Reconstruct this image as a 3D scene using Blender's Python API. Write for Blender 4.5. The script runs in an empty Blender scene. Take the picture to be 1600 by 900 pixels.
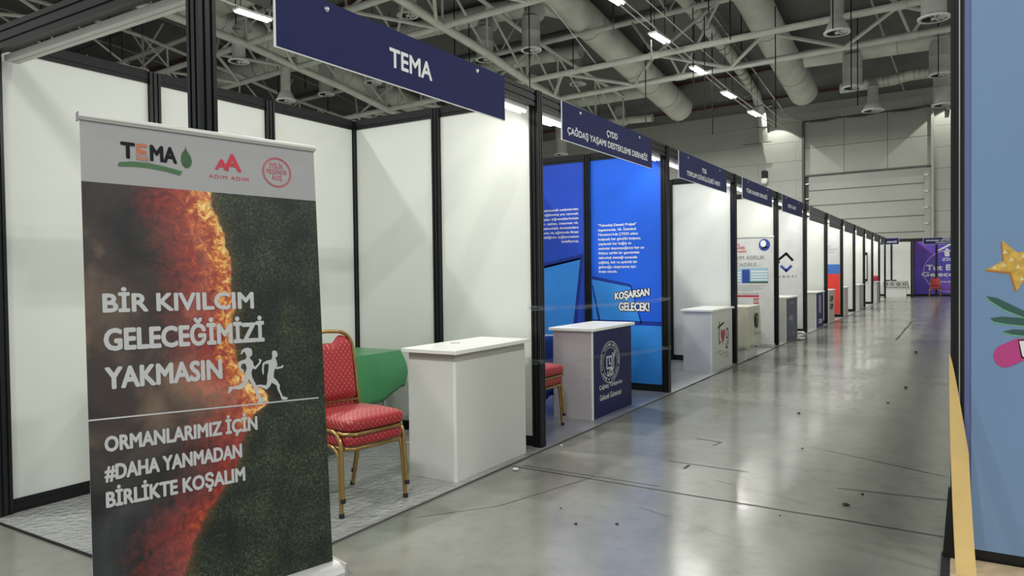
import bpy, math, random
from mathutils import Vector, Matrix
random.seed(7)
C = bpy.context.scene.collection
PI = math.pi

# ------------------------------------------------------------------ camera
cd = bpy.data.cameras.new('camera'); cam = bpy.data.objects.new('camera', cd); C.objects.link(cam)
cd.sensor_width = 36.0; cd.lens = 1129.9/1600*36.0; cd.clip_start = .05; cd.clip_end = 300
_r = Vector((.85190, .52355, -.01236)); _f = Vector((-.52370, .85166, -.02042)); _u = _r.cross(_f)
cam.matrix_world = Matrix(((_r.x, _u.x, -_f.x, 2.8585), (_r.y, _u.y, -_f.y, -2.0399), (_r.z, _u.z, -_f.z, 1.4051), (0, 0, 0, 1)))
bpy.context.scene.camera = cam

# ------------------------------------------------------------------ light
VS = bpy.context.scene.view_settings
VS.view_transform = 'Standard'; VS.look = 'None'; VS.gamma = 1; VS.use_curve_mapping = False
VS.exposure = 0.48
W = bpy.data.worlds.new('hall_ambient'); bpy.context.scene.world = W; W.use_nodes = True
W.node_tree.nodes['Background'].inputs[0].default_value = (.80, .84, .80, 1)
W.node_tree.nodes['Background'].inputs[1].default_value = .50
LAMP_W = 300.0          # power of one hall lamp
STRIP_W = 11.0          # power of one strip light under a header beam

# hall frame: v runs to the end wall, u to the right, 4.5 degrees off the stand rows
HO = Vector((2.8585, -2.0399, 0)); HV = Vector((.07846, .99692, 0)); HU = Vector((.99692, -.07846, 0))
HROT = -math.radians(4.5)
def hp(u, v, z): return HO + HU*u + HV*v + Vector((0, 0, z))
def chord_z(v):
    P = [(-12, 11.9), (10, 11.55), (16.4, 11.3), (20.5, 10.65), (22.5, 10.4), (26, 9.75), (28.5, 9.45), (34, 8.9), (42, 8.1)]
    for (a, za), (b, zb) in zip(P, P[1:]):
        if v <= b: return za + (zb-za)*(v-a)/(b-a)
    return 8.1
def roof_z(v):
    P = [(-12, 16.2), (10, 15.8), (20, 14.6), (30, 13.1), (42, 10.5)]
    for (a, za), (b, zb) in zip(P, P[1:]):
        if v <= b: return za + (zb-za)*(v-a)/(b-a)
    return 10.5

# ------------------------------------------------------------------ helpers
class MB:
    def __init__(s): s.v = []; s.f = []
    def add(s, vs, fs):
        n = len(s.v); s.v += [tuple(p) for p in vs]; s.f += [tuple(i+n for i in f) for f in fs]; return s
    def box(s, x0, x1, y0, y1, z0, z1):
        return s.add([(x0,y0,z0),(x1,y0,z0),(x1,y1,z0),(x0,y1,z0),(x0,y0,z1),(x1,y0,z1),(x1,y1,z1),(x0,y1,z1)],
                     [(0,3,2,1),(4,5,6,7),(0,1,5,4),(1,2,6,5),(2,3,7,6),(3,0,4,7)])
    def tube(s, pts, r, n=8, cap=True, closed=False):
        pts = [Vector(p) for p in pts]; N = len(pts); rr = r if isinstance(r, (list, tuple)) else [r]*N
        rings = []; prev = None
        for i, p in enumerate(pts):
            a = pts[(i-1) % N] if (i > 0 or closed) else p; b = pts[(i+1) % N] if (i < N-1 or closed) else p
            t = (b-a).normalized()
            if prev is None:
                ref = Vector((0, 0, 1)) if abs(t.z) < .9 else Vector((1, 0, 0)); x = t.cross(ref).normalized()
            else:
                x = prev - t*prev.dot(t); x.normalize()
            prev = x; y = t.cross(x)
            rings.append([p + (x*math.cos(2*PI*k/n+PI/n) + y*math.sin(2*PI*k/n+PI/n))*rr[i] for k in range(n)])
        vs = [q for R in rings for q in R]; fs = []
        for i in range(N if closed else N-1):
            j = (i+1) % N
            for k in range(n): fs.append((i*n+k, i*n+(k+1) % n, j*n+(k+1) % n, j*n+k))
        if cap and not closed: fs += [tuple(range(n))[::-1], tuple((N-1)*n+k for k in range(n))]
        return s.add(vs, fs)
    def lathe(s, prof, cx=0, cy=0, n=20, cap=True):
        vs = []; fs = []
        for r, z in prof:
            for k in range(n): vs.append((cx+r*math.cos(2*PI*k/n), cy+r*math.sin(2*PI*k/n), z))
        for i in range(len(prof)-1):
            for k in range(n): fs.append((i*n+k, i*n+(k+1) % n, (i+1)*n+(k+1) % n, (i+1)*n+k))
        if cap: fs += [tuple(range(n))[::-1], tuple((len(prof)-1)*n+k for k in range(n))]
        return s.add(vs, fs)
    def prism(s, poly, z0, z1):
        n = len(poly)
        return s.add([(x, y, z0) for x, y in poly]+[(x, y, z1) for x, y in poly],
                     [tuple(range(n))[::-1], tuple(range(n, 2*n))]+[(i, (i+1) % n, n+(i+1) % n, n+i) for i in range(n)])
    def xf(s, M):
        s.v = [tuple(M @ Vector(p)) for p in s.v]; return s
    def build(s, name, mat, parent=None, smooth=False, loc=None, bevel=0):
        me = bpy.data.meshes.new(name); me.from_pydata(s.v, [], s.f); me.materials.append(mat)
        if smooth:
            me.polygons.foreach_set('use_smooth', [True]*len(me.polygons))
            me.set_sharp_from_angle(angle=math.radians(40))
        o = bpy.data.objects.new(name, me); C.objects.link(o)
        if parent: o.parent = parent
        if loc: o.location = loc
        if bevel:
            b = o.modifiers.new('bevel', 'BEVEL'); b.width = bevel; b.segments = 2; b.limit_method = 'ANGLE'
        return o
def tag(o, label=None, cat=None, group=None, kind=None):
    if label: o['label'] = label
    if cat: o['category'] = cat
    if group: o['group'] = group
    if kind: o['kind'] = kind
    return o
def thing(name, label, cat, loc=(0, 0, 0), rz=0, group=None, kind=None):
    o = bpy.data.objects.new(name, None); C.objects.link(o); o.location = loc; o.rotation_euler = (0, 0, rz)
    o.empty_display_size = .1
    return tag(o, label, cat, group, kind)
def copy_tree(o, parent=None):
    c = o.copy(); C.objects.link(c); c.parent = parent
    for ch in list(o.children): copy_tree(ch, c)
    return c

# ------------------------------------------------------------------ materials
def mat(name, col, rough=.5, metal=0, noise=0, nscale=8, bump=0, bscale=60, spec=.5, emit=0, alpha=None, trans=0, coat=0):
    m = bpy.data.materials.new(name); m.use_nodes = True; nt = m.node_tree; b = nt.nodes['Principled BSDF']
    b.inputs['Base Color'].default_value = (*col, 1); b.inputs['Roughness'].default_value = rough
    b.inputs['Metallic'].default_value = metal; b.inputs['Specular IOR Level'].default_value = spec
    if coat: b.inputs['Coat Weight'].default_value = coat
    tc = nt.nodes.new('ShaderNodeTexCoord')
    if noise:
        n = nt.nodes.new('ShaderNodeTexNoise'); n.inputs['Scale'].default_value = nscale; n.inputs['Detail'].default_value = 5
        r = nt.nodes.new('ShaderNodeMapRange'); r.inputs[3].default_value = 1-noise; r.inputs[4].default_value = 1+noise
        r.inputs[1].default_value = .3; r.inputs[2].default_value = .7
        x = nt.nodes.new('ShaderNodeVectorMath'); x.operation = 'SCALE'; x.inputs[0].default_value = col
        nt.links.new(tc.outputs['Object'], n.inputs['Vector']); nt.links.new(n.outputs['Fac'], r.inputs[0])
        nt.links.new(r.outputs[0], x.inputs['Scale']); nt.links.new(x.outputs[0], b.inputs['Base Color'])
    if bump:
        n2 = nt.nodes.new('ShaderNodeTexNoise'); n2.inputs['Scale'].default_value = bscale; n2.inputs['Detail'].default_value = 4
        bp = nt.nodes.new('ShaderNodeBump'); bp.inputs['Strength'].default_value = bump; bp.inputs['Distance'].default_value = .01
        nt.links.new(tc.outputs['Object'], n2.inputs['Vector']); nt.links.new(n2.outputs['Fac'], bp.inputs['Height'])
        nt.links.new(bp.outputs[0], b.inputs['Normal'])
    if emit:
        b.inputs['Emission Color'].default_value = (*col, 1); b.inputs['Emission Strength'].default_value = emit
    if alpha is not None: b.inputs['Alpha'].default_value = alpha
    if trans: b.inputs['Transmission Weight'].default_value = trans
    return m
M = {}
M['black'] = mat('black_aluminium', (.008, .009, .010), .33, 0, .2, 3, spec=.35)
M['black_dull'] = mat('black_rail', (.008, .009, .010), .55, 0, spec=.3)
M['panel'] = mat('white_panel', (.66, .68, .64), .55, 0, .02, 2)
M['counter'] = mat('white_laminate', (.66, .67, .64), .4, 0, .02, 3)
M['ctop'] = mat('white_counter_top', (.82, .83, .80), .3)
M['cband'] = mat('grey_edge_band', (.36, .34, .32), .5)
M['navy'] = mat('navy_print', (.008, .012, .082), .5, 0, .03, 5, spec=.22)
M['navy_dk'] = mat('dark_navy_print', (.05, .055, .10), .42, 0)
M['slate'] = mat('slate_print', (.085, .09, .095), .5)
M['foam'] = mat('white_foam_board', (.8, .81, .83), .6)
M['white'] = mat('white_ink', (.78, .79, .80), .5)
M['offwhite'] = mat('pale_grey_ink', (.50, .51, .52), .5)
M['greyink'] = mat('grey_ink', (.25, .25, .27), .5)
M['blackink'] = mat('black_ink', (.006, .007, .009), .6, spec=.2)
M['redink'] = mat('red_ink', (.50, .02, .05), .5)
M['greenink'] = mat('green_ink', (.045, .13, .05), .5)
M['leafink'] = mat('dark_green_ink', (.025, .085, .03), .5, 0, .3, 60)
M['orangeink'] = mat('orange_ink', (.45, .13, .05), .5)
M['blueink'] = mat('blue_ink', (.02, .06, .32), .5)
M['skyink'] = mat('sky_ink', (.32, .50, .62), .5, 0, .1, 4)
M['brownink'] = mat('brown_ink', (.3, .13, .05), .5)
M['banner_white'] = mat('banner_grey_white', (.33, .33, .34), .5)
M['silver'] = mat('silver_aluminium', (.55, .56, .56), .32, .7)
M['lightalu'] = mat('light_aluminium', (.62, .62, .60), .45, .2)
M['bolt'] = mat('bolt_zinc', (.6, .6, .62), .25, .9)
M['gold'] = mat('gold_tube', (.36, .24, .09), .28, .85, .12, 20)
M['rubber'] = mat('rubber', (.012, .012, .012), .7)
M['pipe'] = mat('painted_steel', (.46, .47, .43), .5, 0, .1, 2)
M['duct'] = mat('duct_sheet', (.52, .53, .48), .5, .1, .14, 1.2)
M['duct_hi'] = mat('diffuser_sheet', (.40, .41, .375), .5, .1, .15, 2)
M['vent'] = mat('diffuser_ring', (.62, .63, .60), .5)
M['dark'] = mat('dark_void', (.015, .015, .016), .8)
M['roof'] = mat('roof_deck', (.11, .115, .108), .8, 0, .2, .5)
M['maroon'] = mat('maroon_purlin', (.07, .02, .022), .6, 0, .2, 1)
M['wallclad'] = mat('end_wall_cladding', (.33, .34, .305), .6, 0, .08, .4)
M['doorpan'] = mat('roller_door_panel', (.33, .34, .30), .5, 0, .06, .5)
M['seam'] = mat('dark_seam', (.09, .09, .085), .8)
M['galv'] = mat('galvanised', (.4, .41, .39), .4, .6, .15, 4)
M['tube_led'] = mat('led_tube', (1.0, 1.0, .95), .3, emit=14)
M['led_off'] = mat('led_bar_cover', (.80, .81, .80), .35)
M['strip_led'] = mat('strip_led_tube', (1.0, .99, .94), .3, emit=1.2)
M['rope'] = mat('steel_wire', (.01, .01, .01), .95, spec=.05)
M['cable'] = mat('white_cable', (.75, .75, .72), .5)
M['tan'] = mat('tan_film', (.62, .44, .17), .45, 0, .06, 6)
M['ply'] = mat('plywood', (.42, .32, .20), .6, 0, .15, 9)
M['sky_panel'] = mat('sky_blue_print', (.17, .28, .47), .5, 0, .02, 2)
M['lilac'] = mat('lilac_print', (.12, .15, .34), .45)
M['starink'] = mat('gold_print', (.60, .38, .07), .5, 0, .25, 30)
M['star_dk'] = mat('dark_gold_print', (.42, .16, .03), .5)
M['cream'] = mat('cream_print', (.72, .62, .35), .5)
M['leafgrey'] = mat('dark_leaf_print', (.035, .10, .09), .5)
M['mint'] = mat('mint_print', (.16, .42, .26), .5)
M['pinkink'] = mat('magenta_print', (.48, .05, .23), .5)
M['rblue'] = mat('royal_blue_cloth', (.01, .05, .33), .5, 0, .1, 8)
M['print_blue'] = mat('blue_wall_print', (.010, .115, .74), .35, 0, .12, .8)
M['print_blue2'] = mat('deep_blue_wall_print', (.014, .07, .56), .35, 0, .1, .8)
M['print_light'] = mat('light_blue_print', (.035, .27, .80), .35, 0, .1, 2)
M['print_dark'] = mat('dark_blue_edge_print', (.006, .03, .28), .4, 0, .5, 60)
M['pblue'] = mat('blue_band_print', (.05, .17, .52), .4)
M['pred'] = mat('red_band_print', (.75, .055, .04), .4, 0, .06, 6)
M['pale'] = mat('pale_marbled_print', (.60, .61, .61), .45, 0, .07, 5)
M['lace'] = mat('table_cover_grey', (.45, .46, .43), .7, 0, .2, 30)
M['clothcream'] = mat('cream_cloth', (.62, .61, .52), .6, 0, .05, 9)
M['redcloth'] = mat('red_cloth', (.45, .02, .05), .6)
M['paper'] = mat('white_paper', (.8, .8, .78), .7)
M['debris'] = mat('dark_debris', (.03, .028, .025), .8)

def node_mat(name):
    m = bpy.data.materials.new(name); m.use_nodes = True; nt = m.node_tree
    return m, nt, nt.nodes['Principled BSDF'], nt.nodes.new('ShaderNodeTexCoord')
def nn(nt, kind, **kw):
    n = nt.nodes.new('ShaderNode'+kind)
    for k, v in kw.items():
        if k.startswith('i_'): n.inputs[k[2:].replace('_', ' ')].default_value = v
        elif k[0] == 'n' and k[1:].isdigit(): n.inputs[int(k[1:])].default_value = v
        else: setattr(n, k, v)
    return n
def ramp(nt, fac, stops, interp='LINEAR'):
    r = nt.nodes.new('ShaderNodeValToRGB'); r.color_ramp.interpolation = interp
    while len(r.color_ramp.elements) < len(stops): r.color_ramp.elements.new(.5)
    for e, (p, c) in zip(r.color_ramp.elements, stops): e.position = p; e.color = (*c, 1)
    nt.links.new(fac, r.inputs[0]); return r.outputs[0]
def mix(nt, fac, a, b, mode='MIX'):
    m = nt.nodes.new('ShaderNodeMix'); m.data_type = 'RGBA'; m.blend_type = mode
    for k, x in ((0, fac), (6, a), (7, b)):
        if hasattr(x, 'node'): nt.links.new(x, m.inputs[k])
        else: m.inputs[k].default_value = x if k == 0 else (*x, 1)
    return m.outputs[2]
def math_(nt, op, a, b=0.0, c=None):
    m = nt.nodes.new('ShaderNodeMath'); m.operation = op
    for k, x in enumerate([a, b] + ([c] if c is not None else [])):
        if hasattr(x, 'node'): nt.links.new(x, m.inputs[k])
        else: m.inputs[k].default_value = x
    return m.outputs[0]

# polished concrete of the hall
m, nt, b, tc = node_mat('polished_concrete'); M['concrete'] = m
n1 = nn(nt, 'TexNoise', i_Scale=.55, i_Detail=6.0, i_Roughness=.6); n2 = nn(nt, 'TexNoise', i_Scale=7.0, i_Detail=8.0, i_Roughness=.7)
n3 = nn(nt, 'TexNoise', i_Scale=2.2, i_Detail=9.0, i_Roughness=.65)
mp = nn(nt, 'Mapping'); mp.inputs['Scale'].default_value = (1.0, .35, 1); mp.inputs['Rotation'].default_value = (0, 0, .5)
nt.links.new(tc.outputs['Object'], mp.inputs[0])
for n in (n1, n2): nt.links.new(tc.outputs['Object'], n.inputs['Vector'])
nt.links.new(mp.outputs[0], n3.inputs['Vector'])
c1 = ramp(nt, n1.outputs['Fac'], [(.3, (.20, .205, .18)), (.7, (.265, .27, .24))])
c2 = ramp(nt, n2.outputs['Fac'], [(.25, (.80, .80, .79)), (.5, (1, 1, 1)), (.8, (1.06, 1.06, 1.04))])
cc = mix(nt, 1.0, c1, c2, 'MULTIPLY')
sc = ramp(nt, n3.outputs['Fac'], [(.25, (.88, .88, .87)), (.5, (1, 1, 1)), (.8, (1.04, 1.04, 1.03))])
nt.links.new(mix(nt, 1.0, cc, sc, 'MULTIPLY'), b.inputs['Base Color'])
rr = nn(nt, 'MapRange', n1=.3, n2=.7, n3=.12, n4=.26); nt.links.new(n3.outputs['Fac'], rr.inputs[0]); nt.links.new(rr.outputs[0], b.inputs['Roughness'])
bp = nn(nt, 'Bump', i_Strength=.05, i_Distance=.002); nt.links.new(n2.outputs['Fac'], bp.inputs['Height']); nt.links.new(bp.outputs[0], b.inputs['Normal'])
b.inputs['Specular IOR Level'].default_value = .6

# grey carpet under wrinkled clear film
def film_carpet(name, col, sc_):
    m, nt, b, tc = node_mat(name)
    v = nn(nt, 'TexVoronoi', feature='SMOOTH_F1', i_Scale=sc_, i_Randomness=1.0); n = nn(nt, 'TexNoise', i_Scale=1.6, i_Detail=3.0, i_Distortion=.8)
    f = nn(nt, 'TexNoise', i_Scale=140.0, i_Detail=2.0)
    for q in (v, n, f): nt.links.new(tc.outputs['Object'], q.inputs['Vector'])
    h = math_(nt, 'ADD', math_(nt, 'MULTIPLY', v.outputs['Distance'], .6), math_(nt, 'MULTIPLY', n.outputs['Fac'], 1.2))
    bp = nn(nt, 'Bump', i_Strength=.9, i_Distance=.02); nt.links.new(h, bp.inputs['Height'])
    c = mix(nt, n.outputs['Fac'], tuple(x*.78 for x in col), tuple(x*1.2 for x in col))
    c = mix(nt, 1.0, c, ramp(nt, f.outputs['Fac'], [(.3, (.7, .7, .7)), (.7, (1.25, 1.25, 1.25))]), 'MULTIPLY')
    nt.links.new(c, b.inputs['Base Color']); nt.links.new(bp.outputs[0], b.inputs['Normal'])
    b.inputs['Roughness'].default_value = .25; b.inputs['Specular IOR Level'].default_value = .8
    return m
M['film_carpet'] = film_carpet('carpet_under_film', (.36, .37, .365), 26)
M['film_carpet2'] = film_carpet('lavender_carpet_under_film', (.30, .31, .36), 5)
M['film_carpet3'] = film_carpet('pale_carpet_under_film', (.42, .43, .42), 6)

# red upholstery with quilted gold diamonds
m, nt, b, tc = node_mat('red_diamond_upholstery'); M['uphol'] = m
mp = nn(nt, 'Mapping'); mp.inputs['Rotation'].default_value = (PI/4, PI/4, PI/4)
sp = nn(nt, 'SeparateXYZ'); nt.links.new(tc.outputs['Object'], sp.inputs[0])
# diamonds from y +/- (x+z) so they show on seat top and on the back alike
q = math_(nt, 'ADD', sp.outputs[0], sp.outputs[2])
def tri(e):
    fr = math_(nt, 'FRACT', math_(nt, 'MULTIPLY', e, 29.0)); return math_(nt, 'ABSOLUTE', math_(nt, 'SUBTRACT', fr, .5))
ta = tri(math_(nt, 'ADD', sp.outputs[1], q)); tb = tri(math_(nt, 'SUBTRACT', sp.outputs[1], q))
mn = math_(nt, 'MINIMUM', ta, tb); mx = math_(nt, 'MAXIMUM', ta, tb)
line = math_(nt, 'LESS_THAN', mn, .05); dot = math_(nt, 'LESS_THAN', mx, .10)
nz = nn(nt, 'TexNoise', i_Scale=120.0, i_Detail=2.0); nt.links.new(tc.outputs['Object'], nz.inputs['Vector'])
base = mix(nt, nz.outputs['Fac'], (.24, .006, .014), (.38, .010, .022))
c = mix(nt, math_(nt, 'MULTIPLY', line, .28), base, (.60, .18, .13)); c = mix(nt, math_(nt, 'MULTIPLY', dot, .5), c, (.85, .55, .35))
nt.links.new(c, b.inputs['Base Color']); b.inputs['Roughness'].default_value = .55
b.inputs['Sheen Weight'].default_value = .05; b.inputs['Sheen Roughness'].default_value = .4
bp = nn(nt, 'Bump', i_Strength=.3, i_Distance=.003); nt.links.new(mn, bp.inputs['Height']); nt.links.new(bp.outputs[0], b.inputs['Normal'])

# green satin, cellophane, marble
M['satin'] = mat('green_satin', (.055, .25, .10), .33, 0, .06, 3, spec=.7, bump=.9, bscale=4)
m, nt, b, tc = node_mat('clear_stretch_film'); M['film'] = m
tr = nn(nt, 'BsdfTransparent'); tr.inputs[0].default_value = (.93, .95, .97, 1); mx_ = nn(nt, 'MixShader'); b.inputs['Base Color'].default_value = (.55, .58, .62, 1); b.inputs['Roughness'].default_value = .15
n = nn(nt, 'TexNoise', i_Scale=9.0, i_Detail=3.0); mp = nn(nt, 'Mapping'); mp.inputs['Scale'].default_value = (1, .15, 12)
nt.links.new(tc.outputs['Object'], mp.inputs[0]); nt.links.new(mp.outputs[0], n.inputs['Vector'])
r = nn(nt, 'MapRange', n1=.35, n2=.75, n3=.03, n4=.22); nt.links.new(n.outputs['Fac'], r.inputs[0]); nt.links.new(r.outputs[0], mx_.inputs[0])
nt.links.new(tr.outputs[0], mx_.inputs[1]); nt.links.new(b.outputs[0], mx_.inputs[2]); nt.links.new(mx_.outputs[0], nt.nodes['Material Output'].inputs[0])
m, nt, b, tc = node_mat('pink_grey_marble_laminate'); M['marble'] = m
n = nn(nt, 'TexNoise', i_Scale=1.1, i_Detail=2.0, i_Distortion=.8); nt.links.new(tc.outputs['Object'], n.inputs['Vector'])
c = ramp(nt, n.outputs['Fac'], [(0, (.50, .47, .50)), (.492, (.48, .45, .48)), (.5, (.42, .39, .42)), (.508, (.49, .46, .49)), (1, (.55, .52, .54))])
nt.links.new(c, b.inputs['Base Color']); b.inputs['Roughness'].default_value = .3

# purple print of the far stand
m, nt, b, tc = node_mat('violet_gradient_print'); M['violet'] = m
n = nn(nt, 'TexNoise', i_Scale=.5, i_Detail=1.0); nt.links.new(tc.outputs['Object'], n.inputs['Vector'])
c = ramp(nt, n.outputs['Fac'], [(.35, (.06, .05, .45)), (.55, (.14, .07, .55)), (.7, (.28, .09, .46))])
nt.links.new(c, b.inputs['Base Color']); b.inputs['Roughness'].default_value = .4

# printed photograph of a burning forest (banner local: x across 0..1, z up 0..2)
m, nt, b, tc = node_mat('forest_fire_print'); M['fire'] = m
sp = nn(nt, 'SeparateXYZ'); nt.links.new(tc.outputs['Object'], sp.inputs[0]); X_, Z_ = sp.outputs[0], sp.outputs[2]
t_ = math_(nt, 'DIVIDE', math_(nt, 'SUBTRACT', 1.76, Z_), 1.76)
fc = nt.nodes.new('ShaderNodeFloatCurve'); cv = fc.mapping.curves[0]
pts = [(0, .485), (.05, .50), (.13, .555), (.25, .575), (.40, .575), (.48, .62), (.535, .72), (.565, .66), (.62, .60), (.70, .55), (.78, .44), (.86, .36), (1, .30)]
cv.points[0].location = pts[0]; cv.points[1].location = pts[-1]
for p in pts[1:-1]: cv.points.new(*p)
fc.mapping.update(); nt.links.new(t_, fc.inputs['Value'])
na = nn(nt, 'TexNoise', i_Scale=7.0, i_Detail=8.0, i_Roughness=.65); nb = nn(nt, 'TexNoise', i_Scale=26.0, i_Detail=8.0, i_Roughness=.75, i_Distortion=.8)
ng = nn(nt, 'TexNoise', i_Scale=3.0, i_Detail=5.0, i_Distortion=.6); nh = nn(nt, 'TexNoise', i_Scale=75.0, i_Detail=6.0, i_Roughness=.8); nl = nn(nt, 'TexNoise', i_Scale=5.0, i_Detail=3.0)
for q in (na, nb, ng, nh, nl): nt.links.new(tc.outputs['Object'], q.inputs['Vector'])
jit = math_(nt, 'MULTIPLY', math_(nt, 'SUBTRACT', na.outputs['Fac'], .5), .10); jit2 = math_(nt, 'MULTIPLY', math_(nt, 'SUBTRACT', nb.outputs['Fac'], .5), .035)
d = math_(nt, 'ADD', math_(nt, 'ADD', math_(nt, 'SUBTRACT', X_, fc.outputs[0]), jit), jit2)
vo = nn(nt, 'TexVoronoi', i_Scale=105.0); nt.links.new(tc.outputs['Object'], vo.inputs['Vector'])
tree = ramp(nt, vo.outputs['Distance'], [(0, (.14, .18, .12)), (.28, (.030, .045, .030)), (.55, (.002, .004, .003))])
tree = mix(nt, .55, tree, ramp(nt, nh.outputs['Fac'], [(.40, (.002, .004, .003)), (.53, (.022, .028, .020)), (.68, (.13, .145, .11))]))
tree = mix(nt, 1.0, tree, ramp(nt, nl.outputs['Fac'], [(.35, (.35, .4, .44)), (.66, (1.7, 1.85, 1.3))]), 'MULTIPLY')
smoke = ramp(nt, ng.outputs['Fac'], [(.33, (.010, .010, .012)), (.52, (.045, .032, .028)), (.70, (.19, .13, .09))])
low = nn(nt, 'MapRange', n1=.55, n2=.75, n3=0.0, n4=1.0); nt.links.new(t_, low.inputs[0])
smoke = mix(nt, low.outputs[0], smoke, ramp(nt, ng.outputs['Fac'], [(.4, (.006, .007, .008)), (.75, (.06, .065, .07))]))
# heat: 0 far left .. 1 at the front, modulated by turbulence
heat = nn(nt, 'MapRange', n1=-.52, n2=0.0, n3=0.0, n4=1.0); nt.links.new(d, heat.inputs[0])
hc = nt.nodes.new('ShaderNodeFloatCurve'); hv = hc.mapping.curves[0]
hp_ = [(0, .80), (.10, .97), (.25, .90), (.38, .82), (.46, .92), (.53, 1.0), (.60, .70), (.70, .55), (.80, .62), (.9, .5), (1, .62)]
hv.points[0].location = hp_[0]; hv.points[1].location = hp_[-1]
for p in hp_[1:-1]: hv.points.new(*p)
hc.mapping.update(); nt.links.new(t_, hc.inputs['Value'])
hh = math_(nt, 'MULTIPLY', math_(nt, 'MULTIPLY', math_(nt, 'POWER', heat.outputs[0], 1.7), hc.outputs[0]), math_(nt, 'ADD', -.35, math_(nt, 'MULTIPLY', nb.outputs['Fac'], 2.45)))
flame = ramp(nt, hh, [(.14, (0, 0, 0)), (.34, (.14, .012, .010)), (.54, (.30, .030, .014)), (.68, (.50, .10, .018)), (.80, (.74, .34, .05)), (.93, (.85, .62, .25))])
left = mix(nt, 1.0, smoke, flame, 'ADD')
side = nn(nt, 'MapRange', n1=-.006, n2=.008, n3=0.0, n4=1.0); nt.links.new(d, side.inputs[0])
rim = nn(nt, 'MapRange', n1=.05, n2=.0, n3=0.0, n4=.22); nt.links.new(d, rim.inputs[0])
treeg = mix(nt, rim.outputs[0], tree, (.3, .12, .03))
nt.links.new(mix(nt, side.outputs[0], left, treeg), b.inputs['Base Color']); b.inputs['Roughness'].default_value = .42

# ------------------------------------------------------------------ flat print helpers
def frame_mat(o, xd, up):
    xd = Vector(xd).normalized(); up = Vector(up).normalized(); nrm = xd.cross(up)
    return Matrix(((xd.x, up.x, nrm.x, o[0]), (xd.y, up.y, nrm.y, o[1]), (xd.z, up.z, nrm.z, o[2]), (0, 0, 0, 1)))
_tcache = {}
def text_geo(s, bold, align='LEFT', space=1.0):
    k = (s, bold, align, space)
    if k not in _tcache:
        cu = bpy.data.curves.new('text', 'FONT'); cu.body = s; cu.size = 1; cu.offset = bold; cu.align_x = align; cu.resolution_u = 3; cu.space_character = space
        o = bpy.data.objects.new('text', cu); C.objects.link(o); bpy.context.view_layer.update()
        me = bpy.data.meshes.new_from_object(o.evaluated_get(bpy.context.evaluated_depsgraph_get()))
        vs = [tuple(v.co) for v in me.vertices]; fs = [tuple(p.vertices) for p in me.polygons]
        bpy.data.objects.remove(o); bpy.data.curves.remove(cu); bpy.data.meshes.remove(me)
        xs = [v[0] for v in vs]; ys = [v[1] for v in vs]
        _tcache[k] = (vs, fs, min(xs), max(xs), min(ys), max(ys))
    return _tcache[k]
# text fitted into the box (x, y, w, h) of a plane F (x right, y up, z out); cap: fit the cap height instead of the full box
def text(F, s, x, y, w, h, mt, parent, bold=.02, name='lettering', cap=None, align='LEFT', lift=.0015, lines=1, space=1.0, heavy=0):
    nc = 8
    if bold > .004 and not heavy: heavy = bold*h*1.6; nc = 5; x += heavy; w -= 2*heavy
    vs, fs, x0, x1, y0, y1 = text_geo(s, 0.0, align, space)
    if cap: y0, y1 = 0.0, cap
    mb = MB(); mb.add([tuple(F @ Vector((x+(v[0]-x0)/(x1-x0)*w, y+(v[1]-y0)/(y1-y0)*h, lift))) for v in vs], fs)
    if heavy:          # heavier weight: overlaid copies, joined in the same flat print
        for i in range(nc):
            a = 2*PI*i/nc; dx, dy = heavy*math.cos(a), heavy*math.sin(a)
            mb.add([tuple(F @ Vector((x+(v[0]-x0)/(x1-x0)*w+dx, y+(v[1]-y0)/(y1-y0)*h+dy, lift+.00005*(i+1)))) for v in vs], fs)
    return mb.build(name, mt, parent)
def poly(F, pts, mt, parent, name='print_shape', lift=.001, th=.0):
    mb = MB(); n = len(pts)
    from mathutils.geometry import tessellate_polygon
    tris = tessellate_polygon([[Vector((x, y, 0)) for x, y in pts]])
    ar = sum(pts[i][0]*pts[(i+1) % n][1]-pts[(i+1) % n][0]*pts[i][1] for i in range(n))
    fs = []
    for t in tris:
        a, b_, c_ = [pts[i] for i in t]
        s_ = (b_[0]-a[0])*(c_[1]-a[1])-(c_[0]-a[0])*(b_[1]-a[1])
        fs.append(tuple(t) if s_ > 0 else tuple(t[::-1]))
    mb.add([tuple(F @ Vector((x, y, lift))) for x, y in pts], fs)
    return mb.build(name, mt, parent)
def rect(F, x0, x1, y0, y1, mt, parent, name='print_shape', lift=.001):
    return poly(F, [(x0, y0), (x1, y0), (x1, y1), (x0, y1)], mt, parent, name, lift)
def ring(F, cx, cy, rx, ry, w, mt, parent, name='print_ring', lift=.0015, n=40, a0=0, a1=2*PI):
    mb = MB(); vs = []; fs = []; full = abs(a1-a0-2*PI) < 1e-6
    for k in range(n+1):
        a = a0+(a1-a0)*k/n
        for e in (0, w): vs.append(tuple(F @ Vector((cx+(rx-e)*math.cos(a), cy+(ry-e)*math.sin(a), lift))))
    for k in range(n): fs.append((2*k, 2*k+2, 2*k+3, 2*k+1))
    mb.add(vs, fs); return mb.build(name, mt, parent)
def disc(F, cx, cy, rx, ry, mt, parent, name='print_disc', lift=.001, n=28):
    return poly(F, [(cx+rx*math.cos(2*PI*k/n), cy+ry*math.sin(2*PI*k/n)) for k in range(n)], mt, parent, name, lift)
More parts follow.
